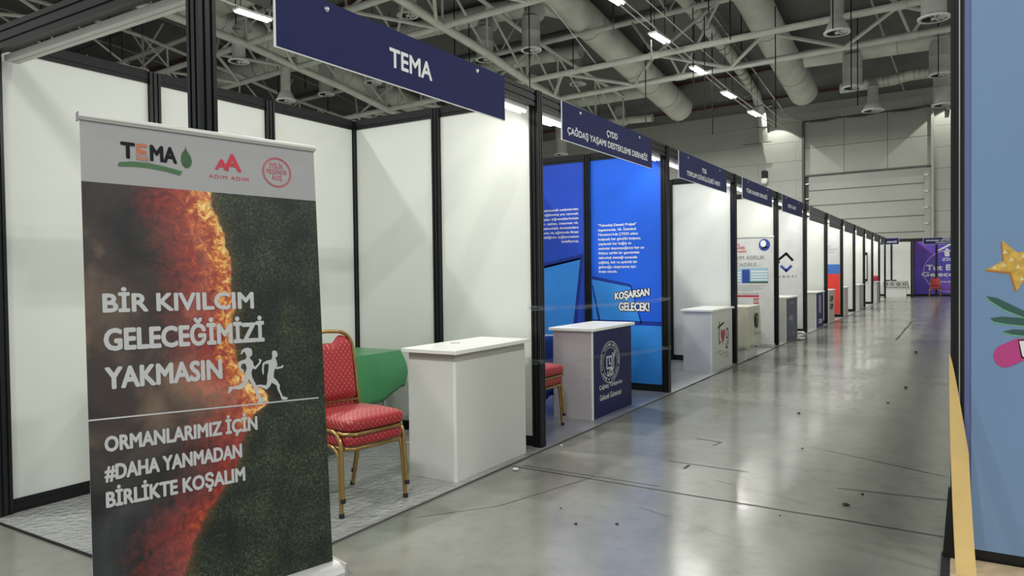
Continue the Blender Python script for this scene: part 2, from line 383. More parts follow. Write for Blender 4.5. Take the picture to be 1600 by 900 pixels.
def stroke(F, pts, w, mt, parent, name='print_line', lift=.0015):
    mb = MB()
    for (a, b_) in zip(pts, pts[1:]):
        a = Vector((a[0], a[1])); b_ = Vector((b_[0], b_[1])); dd = (b_-a).normalized(); nn_ = Vector((-dd.y, dd.x))*w/2
        q = [a-nn_-dd*w*.3, b_-nn_+dd*w*.3, b_+nn_+dd*w*.3, a+nn_-dd*w*.3]
        mb.add([tuple(F @ Vector((p.x, p.y, lift))) for p in q], [(0, 1, 2, 3)])
    return mb.build(name, mt, parent)

# ================================================================== THE HALL
# floor with saw-cut joints
fl = MB().add([(-70, -16, 0), (24, -16, 0), (24, 48, 0), (-70, 48, 0), (-70, -16, -.2), (24, -16, -.2), (24, 48, -.2), (-70, 48, -.2)],
              [(0, 1, 2, 3), (4, 7, 6, 5), (0, 4, 5, 1), (1, 5, 6, 2), (2, 6, 7, 3), (3, 7, 4, 0)]).build('floor', M['concrete'])
tag(fl, 'polished grey concrete hall floor', kind='structure')
M['joint'] = mat('floor_joint_filler', (.045, .044, .04), .7, 0, .3, 30)
def strip(x0, y0, x1, y1, w, name='floor_joint', mt='joint'):
    a = Vector((x0, y0, 0)); b_ = Vector((x1, y1, 0)); d_ = (b_-a); L = d_.length; d_.normalize(); n_ = Vector((-d_.y, d_.x, 0))
    k = max(2, int(L/.25)); up = []; dn = []
    for i in range(k+1):
        p = a+d_*L*i/k; ww = w*(.6+.5*random.random()); j = (random.random()-.5)*w*.4
        up.append(p+n_*(ww/2+j)); dn.append(p-n_*(ww/2-j))
    mb = MB(); vs = [(p.x, p.y, .0012) for p in up]+[(p.x, p.y, .0012) for p in dn]
    mb.add(vs, [(k+1+i, k+2+i, i+1, i) for i in range(k)]); return mb.build(name, M[mt], fl)
for j in [(.10, 2.42, 2.80, 2.33, .022), (.16, 2.47, 1.2, 2.46, .012), (1.04, 3.106, 1.63, 3.077, .016), (2.21, 2.976, 2.81, 3.03, .016), (1.87, 4.05, 2.80, 3.60, .010), (1.3, 4.6, 1.8, 4.1, .006),
          (.5, 1.6, .74, 2.46, .006), (1.852, 13.9, 1.852, 19.8, .05), (.1, 8.3, 2.8, 8.1, .012), (.1, 14.3, 2.8, 14.1, .02), (.1, 20.2, 2.8, 20.0, .03), (.1, 26.2, 2.8, 26.0, .04),
          (-.2, 32.2, 2.8, 32.0, .05), (1.0, 3.9, 1.22, 3.87, .014), (1.22, 3.87, 1.19, 3.72, .016), (1.45, 2.78, 2.1, 2.55, .005), (.7, 9.2, .95, 9.15, .012), (1.25, 2.0, 1.9, 1.75, .004), (.2, 1.2, .5, 1.6, .005)]:
    strip(*j)

# roof: deck in strips with purlins
roof = MB(); V = [-12, -6, 0, 5, 10, 15, 20, 25, 30, 36, 42.3]
for a, b_ in zip(V, V[1:]):
    za, zb = roof_z(a), roof_z(b_)
    q = [hp(-66, a, za), hp(16, a, za), hp(16, b_, zb), hp(-66, b_, zb)]
    roof.add([tuple(p) for p in q]+[tuple(p+Vector((0, 0, .25))) for p in q], [(0, 3, 2, 1), (4, 5, 6, 7), (0, 1, 5, 4), (2, 3, 7, 6), (1, 2, 6, 5), (3, 0, 4, 7)])
roof = tag(roof.build('ceiling', M['roof']), 'dark metal roof deck of the hall', kind='structure')
for v in [4, 8, 12, 16, 19.5, 23, 26.5, 30, 33.5, 37, 40.3]:
    z = roof_z(v)-.14
    MB().tube([hp(-64, v, z), hp(15, v, z)], .10, 4).build('purlin', M['maroon'] if v > 36 or v in (23,) else M['seam'], roof)
for u in range(-62, 16, 6):
    pts_ = [hp(u+2.5, v, roof_z(v)-.32) for v in (-6, 6, 20, 30, 41.8)]
    MB().tube(pts_, .05, 4).build('roof_bar', M['galv'], roof)

# end wall: cladding panels with recessed joints, roller door
def hbox(mb, u0, u1, v0, v1, z0, z1):
    q = [hp(u0, v0, z0), hp(u1, v0, z0), hp(u1, v1, z0), hp(u0, v1, z0), hp(u0, v0, z1), hp(u1, v0, z1), hp(u1, v1, z1), hp(u0, v1, z1)]
    return mb.add(q, [(0, 3, 2, 1), (4, 5, 6, 7), (0, 1, 5, 4), (1, 2, 6, 5), (2, 3, 7, 6), (3, 0, 4, 7)])
we = tag(hbox(MB(), -66, 16, 42.2, 42.5, 0, 10.7).build('wall_end', M['seam']), 'grey clad end wall of the hall', kind='structure')
for i in range(10):
    z0, z1 = i*1.07+.006, min((i+1)*1.07-.006, 10.66)
    cuts = [-66]+[(-63.5+k*6.3+(2.1 if i % 2 else 0)) for k in range(13)]+[16]
    for a, b_ in zip(cuts, cuts[1:]):
        segs = [(a, b_)]
        if z0 < 9.6: segs = [s for s in ((a, min(b_, -10.55)), (max(a, -4.31), b_)) if s[1]-s[0] > .2]
        for s in segs: hbox(MB(), s[0]+.004, s[1]-.004, 42.16+random.random()*.012, 42.22, z0, z1).build('cladding_panel', M['wallclad'], we)
dr = tag(thing('door_1', None, None), 'tall grey sectional roller door in the end wall', kind='structure')
for i in range(8):
    z0 = i*.82; hbox(MB(), -10.3, -4.6, 42.10+random.random()*.01, 42.2, z0+.02, z0+.80).build('door_section', M['doorpan'], dr)
    hbox(MB(), -10.3, -4.6, 42.085, 42.2, z0-.02, z0+.02).build('door_rib', M['seam'], dr)
for i in range(8): 
    for u_ in (-10.35, -4.62): hbox(MB(), u_-.1, u_+.1, 42.0, 42.1, i*.82+.35, i*.82+.42).build('roller_bracket', M['galv'], dr)
for u0, u1 in ((-10.5, -8.5), (-8.48, -6.4), (-6.38, -4.35)):
    for z0, z1 in ((6.62, 8.1), (8.12, 9.55)): hbox(MB(), u0, u1, 42.12+random.random()*.01, 42.22, z0, z1).build('upper_panel', M['doorpan'], dr)
hbox(MB(), -10.5, -4.4, 42.0, 42.14, 6.53, 6.62).build('door_beam', M['seam'], dr)
hbox(MB(), -10.62, -10.5, 41.95, 42.2, 0, 9.62).build('door_guide', M['seam'], dr)
hbox(MB(), -4.4, -4.28, 41.95, 42.2, 0, 9.75).build('door_guide', M['doorpan'], dr)
hbox(MB(), -4.70, -4.42, 42.06, 42.15, 0, 6.5).build('door_guide', M['doorpan'], dr)
for a, b_ in ((-10.2, -8.6), (-8.3, -6.7), (-6.2, -4.5)):
    MB().tube([hp(a, 41.95, 9.52), hp((a+b_)/2, 41.95, 9.48), hp(b_, 41.95, 9.58)], .05, 6).build('brush_seal', M['seam'], dr)
tag(hbox(MB(), -3.75, -3.6, 41.95, 42.16, 9.2, 9.75).build('door_control_box', M['black_dull']), 'small black box high on the end wall right of the roller door', 'box')
mb = MB(); mb.tube([hp(-10.9, 41.9, 10.05), hp(-4.4, 41.9, 10.15)], .03, 6); mb.tube([hp(-10.6, 41.9, 9.5), hp(-11.6, 41.9, 10.3)], .03, 6)
tag(mb.build('conduit', M['galv']), 'thin conduit along the top of the roller door', 'conduit')
lw = tag(hbox(MB(), -66.3, -66, -12, 42.5, 0, 16).build('wall_left', M['wallclad']), 'far left hall wall', kind='structure')
hn = thing('wall_speaker', 'small black wall speaker with a white dome on the end wall', 'speaker', tuple(hp(-12.64, 41.9, 6.3)), HROT)
MB().box(-.12, .12, -.2, .26, .30, .75).build('bracket', M['black_dull'], hn)
MB().lathe([(.02, 0), (.15, .03), (.2, .16), (.18, .30), (.08, .36)], 0, -.05, 14).build('dome', M['paper'], hn, True)

# trusses
def truss(v0, v1, label):
    t = thing('roof_truss', label, 'truss', tuple(hp(-18, v0, 0)), HROT, 'steel trusses under the roof')
    z0, z1 = chord_z(v0), chord_z(v1); vm = (v1-v0)/2; zt = (z0+z1)/2+2.1; dv = v1-v0
    us = [(-36+4.2*k) for k in range(14)]     # local u (0 = hall u -18)
    us = [u for u in us if u-18 < 14]
    a, b_ = us[0], us[-1]
    for yy, zz, r_ in ((0, z0, .125), (dv, z1, .125), (vm, zt, .11)):
        MB().tube([(a, yy, zz), (b_, yy, zz)], r_, 10).build('chord', M['pipe'], t, True)
    for i, u in enumerate(us):
        if i < len(us)-1:
            MB().tube([(u, 0, z0), (u+2.1, dv, z1)], .07, 6).build('brace', M['pipe'], t, True)
            MB().tube([(u+2.1, dv, z1), (u+4.2, 0, z0)], .07, 6).build('brace', M['pipe'], t, True)
            if i % 2 == 0: MB().tube([(u, 0, z0), (u+2.1, vm, zt)], .055, 6).build('web', M['pipe'], t, True)
            if i % 2 == 0: MB().tube([(u, dv, z1), (u+2.1, vm, zt)], .055, 6).build('web', M['pipe'], t, True)
        if i % 2 == 0:
            MB().tube([(u, 0, z0), (u-1.6, vm, zt)], .055, 6).build('web', M['pipe'], t, True); MB().tube([(u, dv, z1), (u-.8, vm, zt)], .05, 6).build('web', M['pipe'], t, True)
        if i % 2 == 0:
            MB().tube([(u, vm, zt), (u-.7, vm-.6, roof_z(v0+vm)-.2)], .05, 6).build('strut', M['pipe'], t, True)
            MB().tube([(u, vm, zt), (u+.7, vm+.6, roof_z(v0+vm)-.2)], .05, 6).build('strut', M['pipe'], t, True)
            for yy, zz in ((0, z0), (dv, z1)): MB().tube([(u-.22, yy, zz), (u+.22, yy, zz)], .15, 10).build('node_sleeve', M['pipe'], t, True)
    return t
truss(9.8, 12.3, 'white tubular roof truss nearest the camera over the first stand')
truss(18, 20.5, 'white tubular roof truss passing above the first navy sign')
truss(26, 28.5, 'white zigzag roof truss farthest from the camera, in front of the big ducts')
def girder(u, r_, label):
    vv = [-4, 6, 9.8, 14, 18, 20.5, 23.2, 26, 28.5, 32, 35]
    t = thing('roof_girder', label, 'girder', (0, 0, 0), 0, 'long roof girders')
    MB().tube([hp(u, v, chord_z(v)) for v in vv], r_, 10).build('chord', M['pipe'], t, True)
    MB().tube([hp(u, v, chord_z(v)+2.0) for v in vv], .09, 8).build('chord', M['pipe'], t, True)
    for i, v in enumerate(vv):
        MB().tube([hp(u, v, chord_z(v)), hp(u, v, chord_z(v)+2.0)], .05, 6).build('web', M['pipe'], t, True)
        if i < len(vv)-1:
            w_ = vv[i+1]; MB().tube([hp(u, v, chord_z(v)+2.0), hp(u, w_, chord_z(w_))], .05, 6).build('web', M['pipe'], t, True)
    return t
girder(-18, .165, 'long thick white girder crossing above the two nearest navy signs')
girder(-26.6, .165, 'long white girder above the back wall of the first stand')
girder(-35, .15, 'long white girder at the far left over the first stand')
girder(-44, .15, 'long white girder nearest the left hall wall')

# ducts
def ductrun(pts_, r_, label, flange=2.4, cat='air duct', grp='air ducts under the roof', mt='duct', n=24):
    t = thing('air_duct', label, cat, (0, 0, 0), 0, grp)
    P = [hp(*p) for p in pts_]
    MB().tube(P, r_, n).build('duct_body', M[mt], t, True)
    for a, b_ in zip(P, P[1:]):
        L = (b_-a).length; d_ = (b_-a).normalized()
        k = int(L/flange)
        for i in range(1, k+1):
            c = a+d_*(i*L/(k+1)); MB().tube([c-d_*.03, c+d_*.03], r_*1.022, n).build('flange', M['galv'], t, True)
    return t
ductrun([(-16.1, 20, 14.1), (-16, 25.91, 12.76), (-16, 30.28, 11.84), (-16, 37.9, 10.35)], .70, 'large round white air duct running down towards the end wall, left of the two')
ductrun([(-9.5, 24, 13.9), (-9.43, 29.87, 12.41), (-9.43, 33.74, 11.22), (-9.43, 37.68, 10.15)], .66, 'large round white air duct running down towards the end wall, right of the two')
ductrun([(-28, 26, 13.4), (-20, 26, 13.1), (-17.3, 26, 12.9), (-16.4, 26.6, 12.65)], .42, 'round branch duct joining the left large duct at its bend', 2.0)
ductrun([(-26, 31, 12.6), (-21, 31, 12.45), (-18.2, 31, 12.27)], .33, 'short round branch duct ending behind the bell diffuser', 1.8)
ductrun([(-23.2, 36.8, 11.5), (-17.4, 36.8, 11.4)], .40, 'round branch duct beside the lower end of the left large duct', 1.9)
ductrun([(-8.2, 33, 10.52), (-1, 33, 10.3)], .37, 'round branch duct right of the right large duct', 1.9)
ductrun([(-7.4, 36, 9.72), (-5.2, 36, 9.75), (-4.6, 36, 9.85), (-1, 36, 9.8)], .24, 'thin ribbed flexible duct near the roller door', .22)
ductrun([(-22.5, 38.6, 10.45), (-18.0, 38.6, 10.25)], .22, 'thin round duct above the second navy sign by the end wall', 1.6)
ductrun([(-29.3, 18, 13.2), (-22, 18, 13.0)], .5, 'round branch duct above the first hall lamp on the left', 2.0)
ductrun([(-46.3, 24, 13.0), (-36, 24, 12.8), (-30.6, 24, 12.6)], .55, 'round branch duct over the back corner of the first stand', 2.0)
ductrun([(-30, 17, 13.3), (-30, 23, 12.6), (-30, 28, 11.9), (-30, 36, 10.9)], .55, 'large round duct running lengthwise over the back wall of the first stand', 2.2)
ductrun([(-47, 10, 13.6), (-47, 20, 13.0), (-47, 30, 11.9)], .6, 'large round duct running lengthwise at the far left', 2.4)
pp = thing('insulated_pipe', 'thin white jointed pipe bending down to the end wall', 'pipe')
PP = [(-11.1, 22, 12.6), (-11.18, 27, 11.97), (-11.38, 31, 11.48), (-11.51, 33, 11.37), (-12.4, 39.6, 10.95), (-12.6, 41.2, 10.3), (-12.6, 41.6, 8.64)]
MB().tube([hp(*p) for p in PP], [.27, .26, .25, .25, .25, .25, .24], 14).build('pipe_body', M['pipe'], pp, True)
for a, b_ in zip(PP, PP[1:]):
    a, b_ = hp(*a), hp(*b_); k = int((b_-a).length/.95)
    for i in range(1, k+1):
        c = a+(b_-a)*i/(k+1); d_ = (b_-a).normalized(); MB().tube([c-d_*.02, c+d_*.02], .265, 14).build('clamp', M['seam'], pp, True)
MB().tube([hp(-12.6+.34*math.cos(2*PI*k/16), 39.4+.34*math.sin(2*PI*k/16), 10.75) for k in range(16)], .02, 5, closed=True).build('guard_ring', M['galv'], pp)
MB().tube([hp(-11.3+.45*math.cos(2*PI*k/16), 30.6+.1*math.sin(2*PI*k/16), 11.5+.45*math.sin(2*PI*k/16)) for k in range(16)], .02, 5, closed=True).build('guard_ring', M['galv'], pp)
tag(MB().tube([hp(-13.8, 41.7, 8.62), hp(-12.2, 41.7, 8.64)], .025, 5).build('support_rail', M['seam']), 'short dark rail on the end wall at the foot of the insulated pipe', 'rail')

# diffusers: drum or bell, ring and vanes
def diffuser(u, v, z, R_, rt, h, label):
    t = thing('ceiling_diffuser', label, 'air diffuser', tuple(hp(u, v, z)), HROT, 'round air diffusers under the roof')
    if rt < .26: pr = [(R_*.92, .05), (R_*.80, .22), (rt*1.05, .42), (rt, .46), (rt, h)]
    else: pr = [(R_*.92, .04), (rt*1.04, .12), (rt, .16), (rt, h*.55), (rt*1.02, h*.56), (rt, h*.58), (rt, h)]
    MB().lathe(pr, n=22, cap=False).build('drum', M['duct_hi'], t, True)
    MB().lathe([(R_*.78, .0), (R_, .0), (R_, .05), (R_*.9, .06)], n=26, cap=False).build('outlet_ring', M['vent'], t, True)
    mb = MB(); mb.lathe([(.01, .05), (R_*.78, .05)], n=22, cap=False); mb.build('throat', M['dark'], t)
    mb = MB()
    for k in range(10):
        a = 2*PI*k/10; c_, s_ = math.cos(a), math.sin(a)
        mb.add([(.06*c_, .06*s_, .02), (R_*.78*c_-.03*s_, R_*.78*s_+.03*c_, .01), (R_*.78*c_+.05*s_, R_*.78*s_-.05*c_, .045)], [(0, 1, 2)])
    mb.lathe([(.0, 0), (.08, 0), (.08, .05)], n=10); mb.build('vanes', M['vent'], t)
    top = hp(u, v, z+h)
    MB().tube([(0, 0, h), (0, .15, h+.25), (0, .5, h+.35)], rt, 14).build('elbow', M['duct_hi'], t, True)
    return t
DR = [(-26.86, 17.8, 10.31, .425, .27, 1.25, 'under the lit hall lamp left of the first navy sign'),
 (-26.96, 20.17, 9.15, .425, .21, 1.5, 'bell-shaped, low over the first stand'),
 (-29.44, 24.5, 10.64, .425, .36, 1.5, 'drum-shaped one left of the back corner of the first stand'),
 (-25.55, 24.07, 10.5, .425, .30, 1.2, 'drum-shaped one peeping below the middle of the first navy sign'),
 (-29.37, 28.35, 10.17, .425, .32, 1.48, 'drum-shaped one right above the back corner of the first stand'),
 (-28.5, 31.2, 10.95, .425, .35, 1.3, 'drum-shaped one right of the back corner above the side wall'),
 (-19.95, 20.68, 11.5, .425, .35, 1.1, 'drum-shaped one at the top edge above the first navy sign'),
 (-19.84, 25.41, 10.85, .425, .38, 1.39, 'wide drum behind the letters of the first navy sign'),
 (-16.54, 24.2, 10.36, .425, .37, 1.3, 'wide drum hanging left of the big left duct'),
 (-19.06, 32.08, 11.0, .425, .21, 1.4, 'narrow bell-mouthed one between the zigzag braces'),
 (-22.8, 33.5, 11.7, .425, .30, 1.3, 'small drum over the end of the first navy sign'),
 (-20.27, 39.0, 10.2, .425, .36, 1.5, 'drum above the second navy sign'),
 (-23.32, 37.22, 8.51, .425, .34, 1.62, 'low drum seen through the second stand'),
 (-5.43, 25.96, 9.24, .425, .21, 2.6, 'bell-mouthed one in front of the zigzag truss at the top'),
 (-2.47, 24.23, 8.59, .425, .33, 2.2, 'large drum at the top beside the blue wall post'),
 (-6.27, 32.77, 8.9, .425, .38, 1.35, 'drum under the branch duct above the roller door'),
 (-6.01, 35.8, 8.45, .46, .22, 1.1, 'lowest bell-mouthed one in front of the roller door'),
 (-3.12, 32.88, 8.92, .425, .40, 1.3, 'drum under the branch duct beside the blue wall post'),
 (-3.3, 35.8, 8.3, .45, .38, 1.3, 'drum under the thin flexible duct beside the blue wall post')]
for u, v, z, R_, rt, h, w_ in DR: diffuser(u, v, z, R_, rt, h, 'round ceiling air diffuser, '+w_)

# hall lamps: rows of twin-tube battens on rails
lamp_mesh = {}
def hall_lamp(u, v, z, label, grp, shown=True, power=1.0):
    t = thing('hall_lamp', label, 'lamp', tuple(hp(u, v, z)), HROT, grp)
    MB().box(-.17, .17, -.62, .62, .02, .09).build('housing', M['lightalu'], t)
    for x in (-.085, .085): MB().tube([(x, -.58, 0), (x, .58, 0)], .035, 8).build('lamp_tube', M['tube_led'], t)
    for y in (-.45, .45): MB().tube([(0, y, .09), (0, y, min(2.0, roof_z(v)-z-.2))], .012, 4).build('suspension_wire', M['rope'], t)
    ld = bpy.data.lights.new('lamp_light', 'AREA'); ld.shape = 'RECTANGLE'; ld.size = .5; ld.size_y = 1.3; ld.energy = LAMP_W*power; ld.color = (1, .985, .93)
    lo = bpy.data.objects.new('lamp_light', ld); C.objects.link(lo); lo.parent = t; lo.location = (0, 0, -.08)
    return t
ORD = ['nearest', 'second', 'third', 'fourth', 'fifth', 'sixth', 'seventh', 'eighth', 'ninth', 'last']
for i, (v, z) in enumerate([(-4, 11.3), (3, 11.2), (9, 11.0), (13.6, 10.75), (17.1, 10.4), (20.72, 10.11), (24.27, 9.75), (27.95, 9.39), (31.41, 9.08), (34.94, 8.87)]):
    hall_lamp(-11, v, z, ORD[i]+' lit twin-tube hall lamp on the twin rails over the aisle', 'lit hall lamps in the row over the aisle', power=1.8 if v < 12 else 1)
for i, (v, z) in enumerate([(3.5, 10.2), (8.6, 9.9), (13.8, 9.6), (19.3, 9.4), (30.5, 8.89), (35.5, 8.6)]):
    hall_lamp(-20, v, z, ORD[i]+' lit twin-tube hall lamp in the row over the backs of the stands', 'lit hall lamps in the row over the backs of the stands')
for i, (u, v, pw) in enumerate([(9.5, 4.85, 1.7), (9.5, 13, 1.3), (9.5, 22, 1.3), (9.5, 31, 1.3), (2.0, -6, 1.0), (-3, -6, 1.0), (9.5, -4, 2.0), (-32, 6, 1), (-32, 16, 1), (-32, 28, 1)]):
    hall_lamp(u, v, chord_z(v)-.8, ['right of the blue wall', 'right row second', 'right row third', 'right row by the end wall', 'behind the camera on the right', 'behind the camera on the left', 'far right behind the camera', 'far left near side', 'far left middle', 'far left by the end wall'][i]+': lit hall lamp outside the frame', 'lamp', power=pw)
for k, u in enumerate((-11.12, -10.88)):
    tag(MB().tube([hp(u, v, z+.12) for v, z in [(-4, 11.3), (6, 11.2), (13.6, 10.75), (17.1, 10.4), (20.72, 10.11), (24.27, 9.75), (27.95, 9.39), (31.41, 9.08), (34.94, 8.87), (39.2, 8.75)]], .022, 5).build('lamp_rail', M['lightalu']), ['left', 'right'][k]+' one of the twin white rails carrying the aisle lamps', 'rail')
tag(MB().tube([hp(-10.4, v, z+.2) for v, z in [(-4, 11.3), (6, 11.2), (20.72, 10.2), (31.41, 9.2), (37, 8.7), (41.5, 9.3)]], .02, 5).build('lamp_cable', M['lightalu']), 'loose thin white cable right of the aisle lamp rails', 'cable')
tag(MB().tube([hp(-20, v, z+.12) for v, z in [(3.5, 10.2), (8.6, 9.9), (13.8, 9.6), (19.3, 9.4), (30.5, 8.89), (35.5, 8.6), (41.5, 8.4)]], .03, 5).build('lamp_rail', M['lightalu']), 'white rail carrying the hall lamps over the backs of the stands', 'rail')
tag(MB().tube([hp(-13.5, 14, 13.4), hp(-14.6, 26, 9.9)], .02, 5).build('stay_cable', M['lightalu']), 'thin slanting white stay cable in front of the left large duct', 'cable')

for i, u in enumerate((-12.04, -3.4)):
    t = thing('wall_floodlight', ['left', 'right'][i]+' floodlight under the roof grazing the end wall', 'floodlight', tuple(hp(u, 41.0, 10.45)), HROT)
    MB().lathe([(.05, .16), (.10, .14), (.16, .0), (.15, .0), (.09, .12)], n=16, cap=False).build('reflector', M['galv'], t, True)
    MB().tube([(0, 0, .15), (0, 0, .30)], .02, 6).build('stem', M['galv'], t)
    sd_ = bpy.data.lights.new('flood_light', 'SPOT'); sd_.energy = 380; sd_.spot_size = math.radians(90); sd_.spot_blend = .05; sd_.shadow_soft_size = .04; sd_.color = (1, .98, .90)
    so = bpy.data.objects.new('flood_light', sd_); C.objects.link(so); so.parent = t; so.location = (0, 0, .05)
# hanging rods
WR = [(-11.66, 22.0, 11.2, 9.42), (-12.49, 29.0, 12.86, 11.52), (-10.85, 27.0, 10.41, 8.69), (-9.47, 25.0, 11.6, 10.58), (-8.0, 23.0, 9.84, 8.79), (-9.97, 30.0, 12.58, 10.48), (-10.47, 28.0, 9.6, 6.81), (-10.01, 26.0, 9.6, 7.29),
 (-11.21, 24.0, 10.97, 8.59), (-17.47, 29.0, 12.6, 10.33), (-12.87, 27.0, 9.4, 7.22), (-4.82, 25.0, 9.6, 7.09), (-4.93, 23.0, 10.1, 8.5), (-2.92, 30.0, 9.82, 8.34), (-5.19, 28.0, 9.2, 7.18), (-7.45, 26.0, 9.4, 6.37),
 (-19.59, 24.0, 11.13, 10.05), (-18.7, 22.0, 10.97, 9.84), (-26.0, 26, 13.1, 11.6), (-21.55, 27.0, 13.0, 11.35), (-17.38, 25.0, 12.28, 10.69), (-15.8, 23.0, 10.8, 8.44), (-31.36, 23.0, 11.88, 10.27), (-33.0, 26.0, 13.0, 11.8), (-31.14, 26.0, 11.5, 10.26),
 (-34, 16, 12.8, 11.4), (-36, 14, 12.6, 11.2), (-38, 15, 12.5, 11.0), (-40, 13.5, 12.6, 10.8), (-29, 17, 12.4, 11.0), (-25.2, 16.6, 12.6, 11.2)]
for u, v, z1, z0 in WR:
    tag(MB().tube([hp(u, v, min(z1+1.2, roof_z(v)-.2)), hp(u, v, z0)], .022, 4).build('hanging_rod', M['rope']), 'thin black rod hanging from the hall roof', 'rod', 'thin black rods hanging from the roof')

# ================================================================== THE STANDS
H = 2.85; D = 1.96
def post_mesh(x, y, h, s=.08):
    a = s/2; g = s*.13; dp = s*.13
    side = [(-a, -a), (-g*2.2, -a), (-g*2.2, -a+dp), (-g, -a+dp), (-g, -a), (g, -a), (g, -a+dp), (g*2.2, -a+dp), (g*2.2, -a)]
    pl = []
    for k in range(4):
        c_, s_ = [(1, 0), (0, 1), (-1, 0), (0, -1)][k]
        pl += [(px*c_-py*s_, px*s_+py*c_) for px, py in side]
    mb = MB(); n = len(pl); mb.add([(x+p[0], y+p[1], 0) for p in pl]+[(x+p[0], y+p[1], h) for p in pl], [(i, (i+1) % n, n+(i+1) % n, n+i) for i in range(n)]+[tuple(range(n, 2*n))])
    return mb
def post(x, y, parent, h=H, s=.08):
    return post_mesh(x, y, h, s).build('post', M['black'], parent)
def rail_x(x0, x1, y, z0, z1, parent, name, mt='black_dull', th=.034):
    mb = MB(); mb.box(x0, x1, y-th/2, y+th/2, z0, z1)
    if z1-z0 > .06:
        for s_ in (-1, 1): mb.box(x0, x1, y+s_*(th/2+.002)-.003, y+s_*(th/2+.002)+.003, z0+.028, z1-.028)
    return mb.build(name, M[mt], parent)
def rail_y(y0, y1, x, z0, z1, parent, name, mt='black_dull', th=.034):
    mb = MB(); mb.box(x-th/2, x+th/2, y0, y1, z0, z1)
    if z1-z0 > .06:
        for s_ in (-1, 1): mb.box(x+s_*(th/2+.002)-.003, x+s_*(th/2+.002)+.003, y0, y1, z0+.028, z1-.028)
    return mb.build(name, M[mt], parent)
NAMES = ['first', 'second', 'third', 'fourth', 'fifth', 'sixth', 'seventh', 'eighth', 'ninth', 'tenth', 'eleventh', 'twelfth']
WALLMAT = {6: 'print_blue', 15: 'pale'}
PW = {}
for k in range(1, 12):
    y = 3.0*k
    t = thing('partition_wall', 'partition wall between the %s and %s stands with black frame and %s panels' % (NAMES[k-1], NAMES[k], {2: 'blue printed', 5: 'pale marbled', 7: 'white, blue and red'}.get(k, 'plain white')), 'partition wall', (0, y, 0), 0, 'side walls of the stand row')
    PW[k] = t
    for x in (0, -D/2, -D): post(x, 0, t, H if x > -.1 else H-.01)
    for x0, x1 in ((-D+.04, -D/2-.04), (-D/2+.04, -.04)):
        MB().box(x0, x1, -.009, .009, .09, H-.09).build('panel', M[WALLMAT.get(int(y), 'panel')], t)
        rail_x(x0, x1, 0, H-.09, H, t, 'top_beam'); rail_x(x0, x1, 0, .0, .09, t, 'bottom_rail')
for k in range(12):
    y = 3.0*k
    t = thing('back_wall', 'back wall of the %s stand from the left with white panels in black frames' % NAMES[k], 'partition wall', (-D, y, 0), 0, 'back walls of the stand row')
    if k == 0: post(0, 0, t)
    for yy in (1, 2): post(0, yy, t, H-.01)
    if k == 11: post(0, 3, t)
    for i in range(3):
        MB().box(-.009, .009, i+.04, i+.96, .09, H-.09).build('panel', M['panel'], t)
        rail_y(i+.04, i+.96, 0, H-.09, H, t, 'top_beam'); rail_y(i+.04, i+.96, 0, 0, .09, t, 'bottom_rail')
    t = thing('header_beam', 'black aluminium header beam across the open front of the %s stand' % NAMES[k], 'beam', (0, y, 0), 0, 'header beams of the stand row')
    mb = MB()
    for z0, z1, hw in ((H-.13, H-.10, .026), (H-.10, H-.085, .018), (H-.085, H-.045, .026), (H-.045, H-.03, .018), (H-.03, H, .026)): mb.box(-hw, hw, .045, 2.955, z0, z1)
    mb.build('beam', M['black'], t)
    t = thing('strip_light', 'white twin strip light under the header beam of the %s stand' % NAMES[k], 'strip light', (-.05, y, H-.13), 0, 'strip lights under the header beams')
    ys = .62 if k == 0 else .1
    MB().box(-.03, .03, ys, 2.9, -.035, 0).build('housing', M['led_off'], t)
    for x in (-.022, .022): MB().tube([(x, ys+.02, -.045), (x, 2.88, -.045)], .014, 6).build('tube', M['strip_led'], t)
    ld = bpy.data.lights.new('strip_glow', 'AREA'); ld.shape = 'RECTANGLE'; ld.size = .05; ld.size_y = 2.8-ys; ld.energy = STRIP_W; ld.color = (1, .99, .92)
    lo = bpy.data.objects.new('strip_glow', ld); C.objects.link(lo); lo.parent = t; lo.location = (-.035, (2.9+ys)/2, -.075); lo.rotation_euler = (0, math.radians(38), 0)
    mb = MB()
    for i in range(int(ys > .5)*17, 90): mb.box(-.006, .006, .13+i*.0305, .145+i*.0305, -.037, -.034)
    pf = mb.build('slots', M['greyink'], t); pf['kind'] = 'stuff'
# front post of the open corner + side beam
t = thing('corner_frame', 'thick black corner post behind the large banner, with side beam and white strip light', 'frame')
post(0, 0, t, H, .088); 
mb = MB()
for z0, z1, hw in ((H-.13, H-.10, .026), (H-.10, H-.085, .018), (H-.085, H-.045, .026), (H-.045, H-.03, .018), (H-.03, H, .026)): mb.box(-D+.04, -.045, -hw, hw, z0, z1)
mb.build('side_beam', M['black'], t)
for yy in (.045, .085): MB().box(-D+.06, -.06, yy, yy+.034, H-.165, H-.13).build('strip_light', M['lightalu'], t)
# last front post
tag(post_mesh(0, 36, H).build('front_post', M['black']), 'black front post at the far end of the stand row', 'post')

# carpets under film, one per stand
for k in range(12):
    y = 3.0*k; mt = 'film_carpet' if k == 0 else 'film_carpet2' if k == 1 else 'film_carpet3'
    t = tag(MB().box(-D+.02, .075, y-.07 if k == 0 else y+.001, y+2.999, .0, .008).build('stand_carpet', M[mt]), 'grey carpet under wrinkled clear film on the floor of the %s stand' % NAMES[k], 'carpet', 'film covered carpets in the stand row')
    MB().box(.075, .081, y-.07 if k == 0 else y, y+3, 0, .010).build('edge_strip', M['seam'], t)
    if k == 0: MB().box(-D+.02, .08, -.082, -.07, 0, .010).build('edge_strip', M['black_dull'], t)

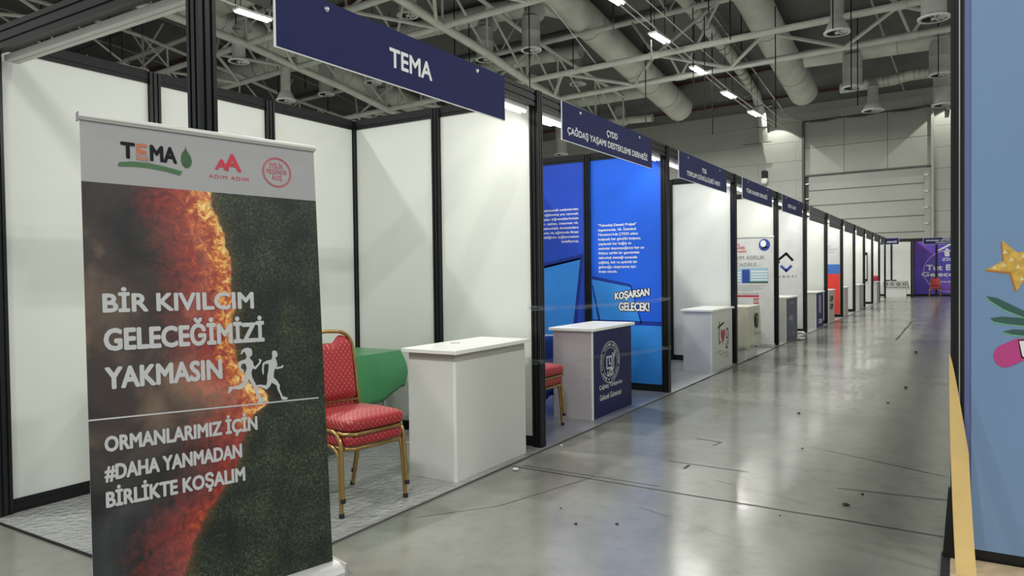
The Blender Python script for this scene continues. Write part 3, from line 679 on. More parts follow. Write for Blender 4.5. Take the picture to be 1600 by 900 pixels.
# navy fascia signs
SIGNS = [
 (0, 'navy', [('TEMA', 1.209, 1.612, 2.625, .112)], 'navy fascia sign reading TEMA over the first stand'),
 (1, 'navy', [('ÇYDD', 4.285, 4.542, 2.693, .058), ('ÇAĞDAŞ YAŞAMI DESTEKLEME DERNEĞİ', 3.472, 5.337, 2.589, .058)], 'navy fascia sign reading ÇYDD over the second stand'),
 (2, 'navy', [('TOG', 7.286, 7.484, 2.685, .058), ('TOPLUM GÖNÜLLÜLERİ VAKFI', 6.669, 8.114, 2.583, .058)], 'navy fascia sign reading TOG over the third stand'),
 (3, 'navy', [('TÜRK KANSER DERNEĞİ', 9.614, 11.089, 2.637, .062)], 'navy fascia sign reading TÜRK KANSER DERNEĞİ over the fourth stand'),
 (4, 'navy', [('ROTA VAKFI', 12.929, 13.73, 2.63, .07)], 'navy fascia sign reading ROTA VAKFI over the fifth stand'),
 (5, 'slate', [('TEV', 16.3, 16.5, 2.69, .06), ('TÜRK EĞİTİM VAKFI', 15.6, 17.3, 2.585, .06)], 'grey fascia sign with two lines over the sixth stand'),
 (6, 'slate', [('SMA BENİMLE YÜRÜ', 18.6, 20.3, 2.64, .07)], 'grey fascia sign with one line over the seventh stand'),
 (7, 'slate', [('KAÇUV', 22.2, 22.6, 2.69, .06), ('UMUT VAKFI', 21.8, 23.0, 2.59, .06)], 'grey fascia sign over the eighth stand'),
 (8, 'slate', [('EĞİTİM VAKFI', 24.9, 26.0, 2.64, .06)], 'grey fascia sign over the ninth stand'),
 (9, 'slate', [('SAĞLIK VAKFI', 27.9, 29.0, 2.64, .06)], 'grey fascia sign over the tenth stand'),
 (10, 'slate', [('ÇOCUK DERNEĞİ', 30.9, 32.0, 2.64, .06)], 'grey fascia sign over the eleventh stand'),
 (11, 'slate', [('YARDIM DERNEĞİ', 33.9, 35.0, 2.64, .06)], 'grey fascia sign farthest down the stand row')]
for k, mt, lines, lab in SIGNS:
    y = 3.0*k; t = thing('fascia_sign', lab, 'sign', (.034, y+.375, 2.52), 0, 'fascia signs over the stand row')
    MB().box(-.004, .004, 0, 2.10, 0, .325).build('board', M['foam'], t)
    MB().box(.004, .006, .010, 2.10, .006, .325).build('face', M[mt], t)
    F = frame_mat((.0062, -.375-y, -2.52), (0, 1, 0), (0, 0, 1))
    for s_, a, b_, z, h in lines: text(F, s_, a, z, b_-a, h, M['white' if mt == 'navy' else 'greyink'], t, .022, cap=.73)
    for yy in (.343, 1.741):
        bo = MB().lathe([(.016, 0), (.016, .004), (.009, .008), (.009, .012)], n=10).xf(Matrix.Translation((.006, yy, .283)) @ Matrix.Rotation(PI/2, 4, 'Y')).build('bolt', M['bolt'], t)

# ------------------------------------------------------------------ counters
def counter(x1, y0, y1, depth, h, label, front='counter', side='counter', band=False, grp='reception counters of the stand row'):
    t = thing('counter', label, 'counter', (x1, y0, 0.008), 0, grp); L = y1-y0; h -= .008
    MB().box(-depth+.012, -.012, .012, L-.012, .0, h-.03).build('body', M[side], t)
    MB().box(-.012, 0, 0.004, L-.004, .0, h-.03-(.05 if band else 0)).build('front_panel', M[front], t)
    MB().box(-depth, -.012, 0, .012, .0, h-.03-(.05 if band else 0)).build('side_panel', M[side], t)
    MB().box(-depth, -.012, L-.012, L, .0, h-.03-(.05 if band else 0)).build('side_panel', M[side], t)
    MB().box(-.014, .002, -.002, .012, .0, h-.03-(.05 if band else 0)).build('corner_trim', M['ctop'], t)
    if band: MB().box(-depth+.004, -.004, .004, L-.004, h-.082, h-.03).build('edge_band', M['cband'], t)
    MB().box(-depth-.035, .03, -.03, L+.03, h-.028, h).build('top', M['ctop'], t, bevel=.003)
    return t
c1 = counter(.004, 1.86, 2.785, .40, .895, 'plain white counter beside the stacked red chairs in the first stand', band=True)
MB().lathe([(.036, .8875), (.036, .8895), (.030, .8895), (.030, .8875)], -.30, .42, 24, cap=False).build('cable_grommet', M['cband'], c1)
c2 = counter(-.06, 4.14, 5.09, .42, .875, 'counter with a navy front, round seal and pale marbled side', front='navy', side='marble')
F = frame_mat((0, -4.14, -.008), (0, 1, 0), (0, 0, 1))
ring(F, 4.54, .517, .235, .205, .006, M['white'], c2, lift=.0012); ring(F, 4.54, .517, .165, .145, .004, M['white'], c2, lift=.0012)
S_ = 'ÇAĞDAŞ YAŞAMI DESTEKLEME DERNEĞİ · 1989 '
for i, ch in enumerate(S_):
    if ch == ' ': continue
    a = PI*1.1-2*PI*i/len(S_); F2 = F @ Matrix.Translation((4.54+.2*math.cos(a), .517+.172*math.sin(a), 0)) @ Matrix.Rotation(a-PI/2, 4, 'Z')
    text(F2, ch, -.011, -.011, .022, .024, M['white'], c2, .02, lift=.0014)
for a in ([(4.50, .57), (4.46, .57), (4.46, .46), (4.58, .46), (4.58, .57), (4.52, .57), (4.52, .50), (4.55, .50)], [(4.60, .60), (4.62, .57), (4.62, .45), (4.50, .43)], [(4.66, .62), (4.63, .56)], [(4.48, .43), (4.52, .43), (4.52, .39), (4.48, .39), (4.48, .43)], [(4.55, .43), (4.55, .39), (4.60, .39), (4.60, .43), (4.55, .43)]):
    stroke(F, a, .017, M['white'], c2, 'emblem')
text(F, 'Çağdaş Türkiye’nin', 4.28, .262, .55, .055, M['white'], c2, .01); text(F, 'Gelecek Güvencesi', 4.29, .165, .52, .055, M['white'], c2, .01)
c3 = counter(.0, 7.82, 8.88, .40, .87, 'white counter with a red heart between brush letters on its front')
F = frame_mat((0, -7.82, -.008), (0, 1, 0), (0, 0, 1))
stroke(F, [(8.12, .60), (8.20, .62), (8.42, .655)], .028, M['blackink'], c3, 'emblem'); stroke(F, [(8.20, .68), (8.17, .45), (8.20, .37), (8.24, .40)], .03, M['blackink'], c3, 'emblem')
hx, hy = 8.375, .47
poly(F, [(hx+.115*(16*math.sin(a)**3)/16, hy+.13*(13*math.cos(a)-5*math.cos(2*a)-2*math.cos(3*a)-math.cos(4*a))/16) for a in [2*PI*i/30 for i in range(30)]], M['redink'], c3, 'heart')
for q in ([(8.56, .55), (8.62, .56), (8.66, .50), (8.62, .43), (8.55, .42), (8.52, .47), (8.56, .54)], [(8.65, .54), (8.66, .40), (8.60, .27), (8.52, .30), (8.60, .38)]): stroke(F, q, .022, M['blackink'], c3, 'emblem')
text(F, 'toplum', 8.02, .235, .30, .05, M['greyink'], c3, .0); text(F, 'gönüllüleri', 8.2, .19, .42, .045, M['greyink'], c3, .0); text(F, 'vakfı', 8.45, .145, .2, .04, M['greyink'], c3, .0)
# fourth stand counter with a cream cloth
c4 = counter(.055, 9.46, 10.2, .42, .82, 'white counter half hidden under a cream printed cloth in the fourth stand')
def drape_box(x0, x1, y0, y1, ztop, zfun, folds, amp, mt, name, label, cat, flare=.0, nx=26):
    # closed skirt around a rectangle + top, hem height zfun(s) with s the perimeter position in metres
    per = []; P = [(x1, y0), (x1, y1), (x0, y1), (x0, y0)]
    for i in range(4):
        a, b_ = P[i], P[(i+1) % 4]; L = math.hypot(b_[0]-a[0], b_[1]-a[1]); n = max(6, int(L*nx)); nrm = ((b_[1]-a[1])/L, -(b_[0]-a[0])/L)
        for j in range(n): per.append((a[0]+(b_[0]-a[0])*j/n, a[1]+(b_[1]-a[1])*j/n, nrm, i, j/n))
    rows = 12; N = len(per); vs = []; fs = []; s = 0
    for r in range(rows+1):
        f = r/rows
        for i, (x, y, nrm, sd, tt) in enumerate(per):
            cor = max(0, 1-min(tt, 1-tt)*6) ; nx_, ny_ = nrm
            if tt < .17:
                pv = per[i-1 if tt > 0 else i-1][2]; pn = [(0, 1)]; pr = [q for q in per if q[3] == (sd-1) % 4][0][2]; w_ = .5*(1-tt/.17); nx_, ny_ = nx_*(1-w_)+pr[0]*w_, ny_*(1-w_)+pr[1]*w_
            elif tt > .83:
                pr = [q for q in per if q[3] == (sd+1) % 4][0][2]; w_ = .5*((tt-.83)/.17); nx_, ny_ = nx_*(1-w_)+pr[0]*w_, ny_*(1-w_)+pr[1]*w_
            wv = amp*math.sin(folds*2*PI*(sd+tt)+sd*1.3)*f**1.2 + amp*.4*math.sin(folds*4.7*PI*(sd+tt)+1)*f
            off = .006+ (0 if sd == 2 else flare*(.2+1.2*cor))*math.sin(f*PI*.85)+wv
            hem = zfun(sd, tt)
            vs.append((x+nx_*off, y+ny_*off, ztop-(ztop-hem)*(f if f > 0 else 0)-(.004 if f > 0 else 0)))
    for r in range(rows):
        for i in range(N):
            j = (i+1) % N; fs.append((r*N+i, (r+1)*N+i, (r+1)*N+j, r*N+j))
    fs.append(tuple(range(N)))
    mb = MB(); mb.add(vs, fs); o = mb.build(name, M[mt], None, True)
    sm = o.modifiers.new('solid', 'SOLIDIFY'); sm.thickness = .003
    return tag(o, label, cat)
ccl = drape_box(-.40, .092, 9.42, 10.235, .835, lambda sd, tt: .15+.05*math.sin(tt*5+sd) + (.05 if sd == 0 and tt > .6 else 0), 3, .010, 'clothcream', 'table_cloth', 'cream cloth with a dark oval emblem draped over the counter of the fourth stand', 'cloth', .012)
F = frame_mat((.112, 0, 0), (0, 1, 0), (0, 0, 1))
disc(F, 9.92, .60, .10, .125, M['blackink'], ccl, 'emblem', .012); stroke(F, [(9.88, .68), (9.95, .62), (9.90, .54)], .03, M['clothcream'], ccl, 'emblem', .0135); text(F, 'TÜRK KANSER', 9.76, .37, .42, .05, M['greyink'], ccl, .01, lift=.013)
c5 = counter(.03, 12.75, 13.9, .40, .87, 'white counter with a slate blue front in the fifth stand', front='navy_dk')
F = frame_mat((0, -12.75, -.008), (0, 1, 0), (0, 0, 1)); text(F, 'ROTA', 13.15, .72, .4, .03, M['offwhite'], c5, .01)
stroke(F, [(13.05, .42), (13.25, .50), (13.2, .38), (13.4, .48), (13.38, .34)], .03, M['offwhite'], c5, 'emblem'); disc(F, 13.45, .14, .03, .02, M['offwhite'], c5, 'emblem')
c6 = counter(.02, 16.35, 17.45, .42, .87, 'white counter with a dark printed front in the sixth stand', front='navy')
F = frame_mat((0, -16.35, -.008), (0, 1, 0), (0, 0, 1)); rect(F, 16.75, 17.05, .35, .78, M['greyink'], c6); text(F, '2024', 16.7, .10, .5, .10, M['white'], c6, .02)
c7 = counter(.03, 18.25, 19.3, .42, .87, 'grey fronted counter with dark letters in the seventh stand', front='cband')
F = frame_mat((0, -18.25, -.008), (0, 1, 0), (0, 0, 1)); text(F, 'ADIM\nADIM', 18.45, .35, .6, .35, M['blackink'], c7, .02, align='CENTER')
counter(.02, 21.35, 22.3, .42, .87, 'plain counter with a grey front in the eighth stand', front='cband')
counter(.02, 25.2, 26.6, .42, .87, 'plain white counter in the ninth stand', front='cband')
c10 = counter(.02, 31.6, 32.9, .42, .87, 'white counter with a red cloth bundle on top near the row end', front='cband')
mb = MB()
for i in range(3): mb.lathe([(.02, .87), (.13, .89), (.16, .96), (.12, 1.03+.03*i), (.03, 1.06+.03*i)], -.25+.06*i, 31.9+.3*i, 12)
tag(mb.build('cloth_bundle', M['redcloth'], None, True), 'crumpled red cloth bundle on a far white counter', 'cloth')

# ------------------------------------------------------------------ prints on the walls
F = frame_mat((-0., -.0092, 0), (1, 0, 0), (0, 0, 1)); t = PW[2]
F = frame_mat((0, -.0092, 0), (1, 0, 0), (0, 0, 1))
rect(F, -1.91, -1.03, .09, H-.09, M['print_blue2'], t, 'left_print', .0004)
poly(F, [(-1.91, 1.47), (-1.05, 1.635), (-1.05, 1.57), (-1.91, 1.40)], M['print_dark'], t, 'sketched_edge', .0008)
poly(F, [(-1.91, 1.43), (-1.085, 1.585), (-1.19, .60), (-1.91, .60)], M['print_light'], t, 'light_polygon', .0008)
poly(F, [(-1.085, 1.585), (-1.045, 1.60), (-1.16, .60), (-1.215, .60)], M['print_dark'], t, 'sketched_edge', .0012)
poly(F, [(-.935, 1.37), (-.93, 1.33), (-.44, 1.235), (-.30, .80), (-.93, .80)], M['print_light'], t, 'light_polygon', .0008)
poly(F, [(-.935, 1.36), (-.44, 1.26), (-.43, 1.225), (-.935, 1.32)], M['print_dark'], t, 'sketched_edge', .0012)
poly(F, [(-.44, 1.25), (-.42, 1.25), (-.29, .80), (-.31, .80)], M['print_dark'], t, 'sketched_edge', .0012)
poly(F, [(-.935, 1.25), (-.92, 1.25), (-.82, .80), (-.85, .80)], M['print_dark'], t, 'sketched_edge', .0012)
poly(F, [(-.94, .83), (-.05, .82), (-.05, .77), (-.94, .79)], M['print_dark'], t, 'sketched_edge', .0012)
rect(F, -.94, -.05, .09, .77, M['print_light'], t, 'light_band', .0006)
T1 = ['"Teknoloji Destek Projesi"', 'kapsamında, 46. İstanbul', 'Maratonu’nda ÇYDD adına', 'koşacak her gönüllü koşucu,', 'yapılacak her bağış ve', 'sesimizi duyuracağımız her an', 'ihtiyaç sahibi bir gencimize', 'teknoloji desteği sunacak;', 'çağdaş, laik ve aydınlık bir', 'geleceğe ulaşmamız için', 'fırsat olacak.']
W1 = [.49, .485, .51, .545, .425, .585, .525, .50, .50, .48, .245]
for i, s_ in enumerate(T1): text(F, s_, -.842, 1.955-i*.0557, W1[i]*1.0, .030, M['white'], t, .025, cap=.73)
T2 = ['sosyo-ekonomik nedenlerden', 'dolayı eğitimine ara vermek', 'zorunda kalan öğrencilerimizin', 'bilgisayar, tablet, internet vb.', 'teknolojik donanımlara', 'ulaşmalarını ve eğitimde fırsat', 'eşitliğinin sağlanmasını', 'hedefliyoruz.']
W2 = [.62, .63, .72, .68, .50, .68, .54, .24]
for i, s_ in enumerate(T2): text(F, s_, -1.105-W2[i], 2.175-i*.0565, W2[i], .030, M['white'], t, .025, cap=.73)
FK = F @ Matrix(((1, 0, 0, 0), (.13, 1, 0, 0), (0, 0, 1, 0), (0, 0, 0, 1)))
def kos(mt, bold, lift, nm):
    text(FK, 'KOŞARSAN', -.63, 1.155, .43, .085, M[mt], t, .0, nm, cap=.73, lift=lift, heavy=bold); text(F, 'GELECEK!', -.58, .945, .38, .10, M[mt], t, .0, nm, cap=.73, lift=lift, heavy=bold)
kos('blackink', .014, .0014, 'letter_outline'); kos('white', .0045, .002, 'lettering')
# fifth wall: roof-like emblem
F = frame_mat((0, -.0092, 0), (1, 0, 0), (0, 0, 1)); t = PW[5]
stroke(F, [(-.66, 1.56), (-.56, 1.63), (-.393, 1.77), (-.26, 1.62)], .055, M['blackink'], t, 'emblem'); stroke(F, [(-.79, 1.62), (-.70, 1.72), (-.55, 1.57)], .055, M['blackink'], t, 'emblem')
stroke(F, [(-.50, 1.485), (-.393, 1.385), (-.29, 1.485)], .06, M['blueink'], t, 'emblem')
text(F, 'ROTAVAKFI', -.98, 1.225, .80, .055, M['blackink'], t, .0, space=1.5)
t = PW[7]
for x0, x1, side in ((-1.91, -1.02, 0), (-.94, -.05, 1)):
    rect(F, x0, x1, 1.27, 1.55, M['pblue'], t, 'blue_band', .0006); rect(F, x0, x1, .10, 1.27, M['pred'], t, 'red_band', .0006)
    rect(F, x0, x1, 1.55, H-.09, M['pale'], t, 'pale_print', .0006)
for i, (s_, w_) in enumerate((('ve', .1), ('ümitvar', .3), ('olun', .22))): text(F, s_, -.40, 2.05-i*.085, w_, .06, M['greyink'], t, .0)
# mirror / frame leaning in the tenth stand, on wall Y=30
fr = thing('picture_frame', 'tall narrow dark outlined frame on the wall of the tenth stand', 'frame', (-.30, 29.96, 0))
for x0, x1, z0, z1 in ((-.17, .13, 1.95, 2.06), (-.17, .13, .92, 1.0), (.10, .13, 1.0, 1.95), (-.17, -.14, 1.0, 1.95)): MB().box(x0, x1, -.02, .0, z0, z1).build('frame_bar', M['blackink'], fr)
MB().box(-.14, .10, -.008, 0, 1.0, 1.95).build('picture', M['paper'], fr)

# roll-up banner of the fourth stand
rb = thing('rollup_banner', 'white roll-up banner with a building photo inside the fourth stand', 'banner', (-.80, 11.5, 0))
MB().box(0, .86, -.004, .0, .08, 2.0).build('fabric', M['pale'], rb)
MB().tube([(-.005, -.0, 2.0), (.865, 0, 2.0)], .014, 8).build('top_rail', M['silver'], rb)
mb = MB(); mb.box(-.01, .87, -.06, .06, .008, .05); mb.box(-.01, .87, -.045, .045, .05, .08); mb.build('base', M['silver'], rb, bevel=.006)
MB().tube([(.43, .03, .05), (.43, .02, 2.0)], .01, 6).build('support_pole', M['silver'], rb)
F = frame_mat((0, -.0045, 0), (1, 0, 0), (0, 0, 1))
for i, s_ in enumerate(('TÜRK', 'KANSER', 'DERNEĞİ')): text(F, s_, .10, 1.86-i*.065, [.17, .26, .28][i], .045, M['redink'], rb, .03)
text(F, 'YARIM ASIRLIK', .05, 1.60, .66, .07, M['greyink'], rb, .02); text(F, 'MÜCADELE...', .03, 1.48, .60, .07, M['greyink'], rb, .02)
disc(F, .70, 1.86, .10, .11, M['blueink'], rb); disc(F, .68, 1.885, .05, .06, M['foam'], rb, lift=.0015); stroke(F, [(.66, 1.80), (.75, 1.82)], .03, M['blackink'], rb, lift=.0016)
rect(F, .06, .76, 1.17, 1.45, M['skyink'], rb, 'building_photo'); rect(F, .30, .44, 1.17, 1.42, M['blueink'], rb, 'tower', .0013)
for i in range(4):
    rect(F, .06, .28, 1.20+i*.05, 1.222+i*.05, M['foam'], rb, 'floor_band', .0014); rect(F, .46, .75, 1.22+i*.05, 1.242+i*.05, M['foam'], rb, 'floor_band', .0014)
rect(F, .44, .76, 1.17, 1.20, M['leafink'], rb, 'hedge', .0015)
for i in range(5): rect(F, .08, [.70, .62, .68, .66, .5][i], 1.12-i*.022, 1.126-i*.022, M['greyink'], rb, 'text_line')
text(F, 'ÜCRETSİZ HİZMETLERİMİZ', .08, .96, .52, .035, M['greyink'], rb, .01); rect(F, .06, .60, .915, .95, M['redink'], rb, 'red_bar')
for i in range(9): rect(F, .50, .60, .87-i*.038, .892-i*.038, M['redink' if i % 2 == 0 else 'greyink'], rb, 'red_bar')

# ------------------------------------------------------------------ big roll-up banner in front
bn = thing('rollup_banner', 'large roll-up banner showing a forest fire with white Turkish lettering', 'banner')
bd = Vector((.24052, .97064, 0)); bu = Vector((-.07968, .03668, .99615)); bl = Vector((.1108, -.5831, .03)); BW = 1.005
bh = bd.copy(); bbr = bl+bd*BW; bu.normalize(); bd = (bd-bu*bd.dot(bu)).normalized(); bl = bbr-bd*BW   # hangs slightly askew on its level base
bnrm = bd.cross(bu).normalized()
BM = Matrix(((bd.x, -bnrm.x, bu.x, bl.x), (bd.y, -bnrm.y, bu.y, bl.y), (bd.z, -bnrm.z, bu.z, bl.z), (0, 0, 0, 1)))
bn.matrix_world = BM          # local x across, y away from the viewer, z up the fabric
nx_, nz_ = 24, 40
def fabric(z0, z1, mt, name, y=0, x0=0, x1=BW):
    mb = MB(); vs = []; fs = []; k = 4
    for j in range(k+1):
        for i in range(k+1):
            vs.append((x0+(x1-x0)*i/k, y, z0+(z1-z0)*j/k))
    for j in range(k):
        for i in range(k): fs.append((j*(k+1)+i, j*(k+1)+i+1, (j+1)*(k+1)+i+1, (j+1)*(k+1)+i))
    mb.add(vs, fs); return mb.build(name, M[mt], bn)
MB().box(0, BW, .0006, .0016, .02, 2.0).build('fabric', M['foam'], bn)
fabric(.02, 1.7434, 'fire', 'fire_print'); fabric(1.7434, 1.99, 'banner_white', 'header_print')
mb = MB(); mb.box(-.006, BW+.006, -.010, .014, 1.985, 2.012); mb.tube([(-.006, -.006, 2.0), (BW+.006, -.006, 2.0)], .013, 8); mb.build('top_rail', M['lightalu'], bn, bevel=.002)
MB().box(-.008, -.004, -.012, .016, 1.98, 2.014).build('rail_end_cap', M['greyink'], bn)
bs = MB(); pr = [(-.075, 0), (-.078, .022), (-.060, .045), (-.025, .058), (.02, .058), (.06, .045), (.078, .022), (.075, 0)]
n = len(pr)
bs.add([(-.02, y, z) for y, z in pr]+[(BW+.02, y, z) for y, z in pr], [(i, i+1, n+i+1, n+i) for i in range(n-1)]+[(n-1, 0, n, 2*n-1), tuple(range(n))[::-1], tuple(range(n, 2*n))])
bs = bs.build('base', M['lightalu'], bn, True); bb = bbr-bh*BW
bs.matrix_local = BM.inverted() @ Matrix(((bh.x, -bh.y, 0, bb.x), (bh.y, bh.x, 0, bb.y), (0, 0, 1, 0), (0, 0, 0, 1)))
for s_ in (-1, 1):
    ec = MB().box(-.006, .006, -.080, .080, 0.001, .060).build('base_end_cap', M['silver'], bn)
    ec.matrix_local = BM.inverted() @ Matrix(((bh.x, -bh.y, 0, bb.x), (bh.y, bh.x, 0, bb.y), (0, 0, 1, 0), (0, 0, 0, 1))) @ Matrix.Translation((BW+.024 if s_ > 0 else -.024, 0, 0))
MB().tube([(BW/2, .03, .02), (BW/2, .015, 1.99)], .011, 8).build('support_pole', M['silver'], bn)
F = frame_mat((0, -.0004, 0), (1, 0, 0), (0, 0, 1)); Wt = M['offwhite']
def bt(s, x, y, w, h, mt=Wt, bold=.03, cap=.73, sp_=1.0):
    hv = h*.045 if bold >= .03 else 0; text(F, s, x+hv, y+hv, w-2*hv, h-2*hv, mt, bn, .0, cap=cap, space=sp_, heavy=hv)
bt('BİR KIVILCIM', .060, 1.230, .612, .080); bt('GELECEĞİMİZİ', .060, 1.080, .655, .094); bt('YAKMASIN', .060, .931, .458, .092)
bt('ORMANLARIMIZ İÇİN', .052, .692, .613, .064); bt('#DAHA YANMADAN', .049, .583, .541, .064); bt('BİRLİKTE KOŞALIM', .051, .481, .549, .064)
stroke(F, [(.0, .821), (.968, .799)], .006, Wt, bn)
WOM = [(.601,1.03),(.608,1.049),(.621,1.055),(.634,1.058),(.651,1.052),(.655,1.035),(.652,1.02),(.641,1.016),(.645,1.006),(.656,.995),(.658,.979),(.665,.97),(.685,.989),(.684,1.006),(.698,.998),(.69,.982),(.666,.958),(.654,.964),(.647,.947),(.649,.927),(.662,.899),(.671,.878),(.677,.857),(.687,.833),(.708,.816),(.689,.81),(.672,.813),(.674,.831),(.66,.859),(.651,.89),(.632,.919),(.624,.9),(.613,.885),(.593,.877),(.56,.883),(.546,.867),(.537,.863),(.544,.89),(.55,.895),(.567,.892),(.594,.897),(.608,.911),(.614,.93),(.62,.95),(.627,.968),(.621,.989),(.604,.987),(.6,.971),(.615,.957),(.609,.951),(.593,.965),(.586,.992),(.598,1.001),(.622,1.007),(.629,1.018),(.623,1.035),(.617,1.042),(.607,1.03)]
MAN = [(.747,1.031),(.756,1.037),(.768,1.034),(.774,1.022),(.772,1.008),(.762,1.004),(.768,.988),(.771,.967),(.764,.96),(.789,.962),(.795,.969),(.801,.963),(.796,.955),(.77,.951),(.758,.954),(.752,.936),(.751,.915),(.768,.897),(.778,.878),(.777,.858),(.79,.826),(.815,.816),(.809,.808),(.786,.81),(.776,.838),(.765,.86),(.763,.877),(.74,.893),(.731,.877),(.715,.864),(.682,.88),(.668,.878),(.667,.888),(.686,.889),(.714,.883),(.719,.902),(.72,.925),(.727,.952),(.729,.978),(.711,.98),(.705,.964),(.705,.937),(.7,.931),(.696,.955),(.701,.984),(.719,.993),(.745,.997),(.748,1.014)]
poly(F, WOM, Wt, bn, 'woman_runner_silhouette'); poly(F, MAN, Wt, bn, 'man_runner_silhouette')
bt('T', .143, 1.851, .055, .072, M['blackink'], .05); bt('E', .203, 1.851, .042, .072, M['orangeink'], .05); bt('MA', .254, 1.851, .108, .073, M['blackink'], .05)
for i in range(4): stroke(F, [(.200, 1.876-i*.0075), (.250, 1.870-i*.0075)], .0022, M['banner_white'], bn, 'print_line', .0022)
poly(F, [(.131, 1.822), (.138, 1.834), (.19, 1.842), (.25, 1.842), (.31, 1.835), (.382, 1.822), (.372, 1.802), (.31, 1.814), (.25, 1.820), (.19, 1.820), (.14, 1.815), (.133, 1.815)], M['greenink'], bn, 'swoosh')
LF = [(.399, 1.929), (.394, 1.915), (.383, 1.902), (.378, 1.885), (.377, 1.865), (.383, 1.848), (.397, 1.836), (.41, 1.840), (.42, 1.852), (.423, 1.87), (.419, 1.89), (.409, 1.905), (.403, 1.915)]
poly(F, LF, M['leafink'], bn, 'leaf_emblem'); stroke(F, [(.398, 1.93), (.399, 1.84)], .0015, M['greenink'], bn, 'leaf_vein', .002)
bt('A', .521, 1.845, .062, .052, M['redink'], .05); bt('A', .560, 1.845, .080, .082, M['redink'], .05); bt('ADIM ADIM', .493, 1.806, .178, .017, M['redink'], .02, sp_=1.25)
ring(F, .810, 1.862, .071, .070, .0035, M['redink'], bn); ring(F, .810, 1.862, .0645, .0635, .0018, M['redink'], bn)
bt('İYİLİK', .774, 1.882, .070, .022, M['redink'], .01); bt('PEŞİNDE', .760, 1.854, .098, .022, M['redink'], .01); bt('KOŞ', .787, 1.826, .046, .022, M['redink'], .01)

# ------------------------------------------------------------------ green cloth table
tb = thing('folding_table', 'folding table hidden under the green satin cloth', 'table', (-1.515, 1.66, .008))
MB().box(-.34, .34, -.97, .97, .72, .75).build('table_top', M['counter'], tb)
for sx in (-1, 1):
    for sy in (-1, 1): MB().tube([(sx*.28, sy*.85, .72), (sx*.30, sy*.9, 0)], .014, 8).build('leg', M['silver'], tb)
def hemz(sd, tt):
    z = .34+.03*math.sin(tt*9+sd*2)
    if sd == 1: z += .10
    if sd == 0: z += .12*max(0, (tt-.88)/.12)
    return z
drape_box(-1.88, -1.15, .66, 2.66, .768, hemz, 2, .012, 'satin', 'satin_tablecloth', 'green satin tablecloth over the table behind the stacked red chairs', 'tablecloth', .055, 30)
tag(MB().tube([(-1.05, 2.55, .018), (-.9, 2.62, .016), (-.72, 2.50, .016), (-.5, 2.60, .016)], .004, 6).build('power_cable', M['cable']), 'thin white cable lying on the carpet behind the white counter', 'cable')

# ------------------------------------------------------------------ stacking chairs
def superbox(cx, cy, cz, a, b_, c, e1=.35, e2=.35, nu=28, nv=14, crown=0):
    sg = lambda v, e: math.copysign(abs(v)**e, v)
    vs = []; fs = []
    for j in range(nv+1):
        ph = -PI/2+PI*j/nv
        for i in range(nu):
            th = 2*PI*i/nu; x = a*sg(math.cos(ph), e1)*sg(math.cos(th), e2); y = b_*sg(math.cos(ph), e1)*sg(math.sin(th), e2); z = c*sg(math.sin(ph), e1)
            if z > 0: z += crown*(1-(x/a)**2)*(1-(y/b_)**2)
            vs.append((cx+x, cy+y, cz+z))
    for j in range(nv):
        for i in range(nu): fs.append((j*nu+i, j*nu+(i+1) % nu, (j+1)*nu+(i+1) % nu, (j+1)*nu+i))
    return MB().add(vs, fs)
def arc(p0, p1, p2, n=6):
    p0, p1, p2 = Vector(p0), Vector(p1), Vector(p2); return [p0*(1-t)**2+p1*2*t*(1-t)+p2*t*t for t in [i/n for i in range(n+1)]]
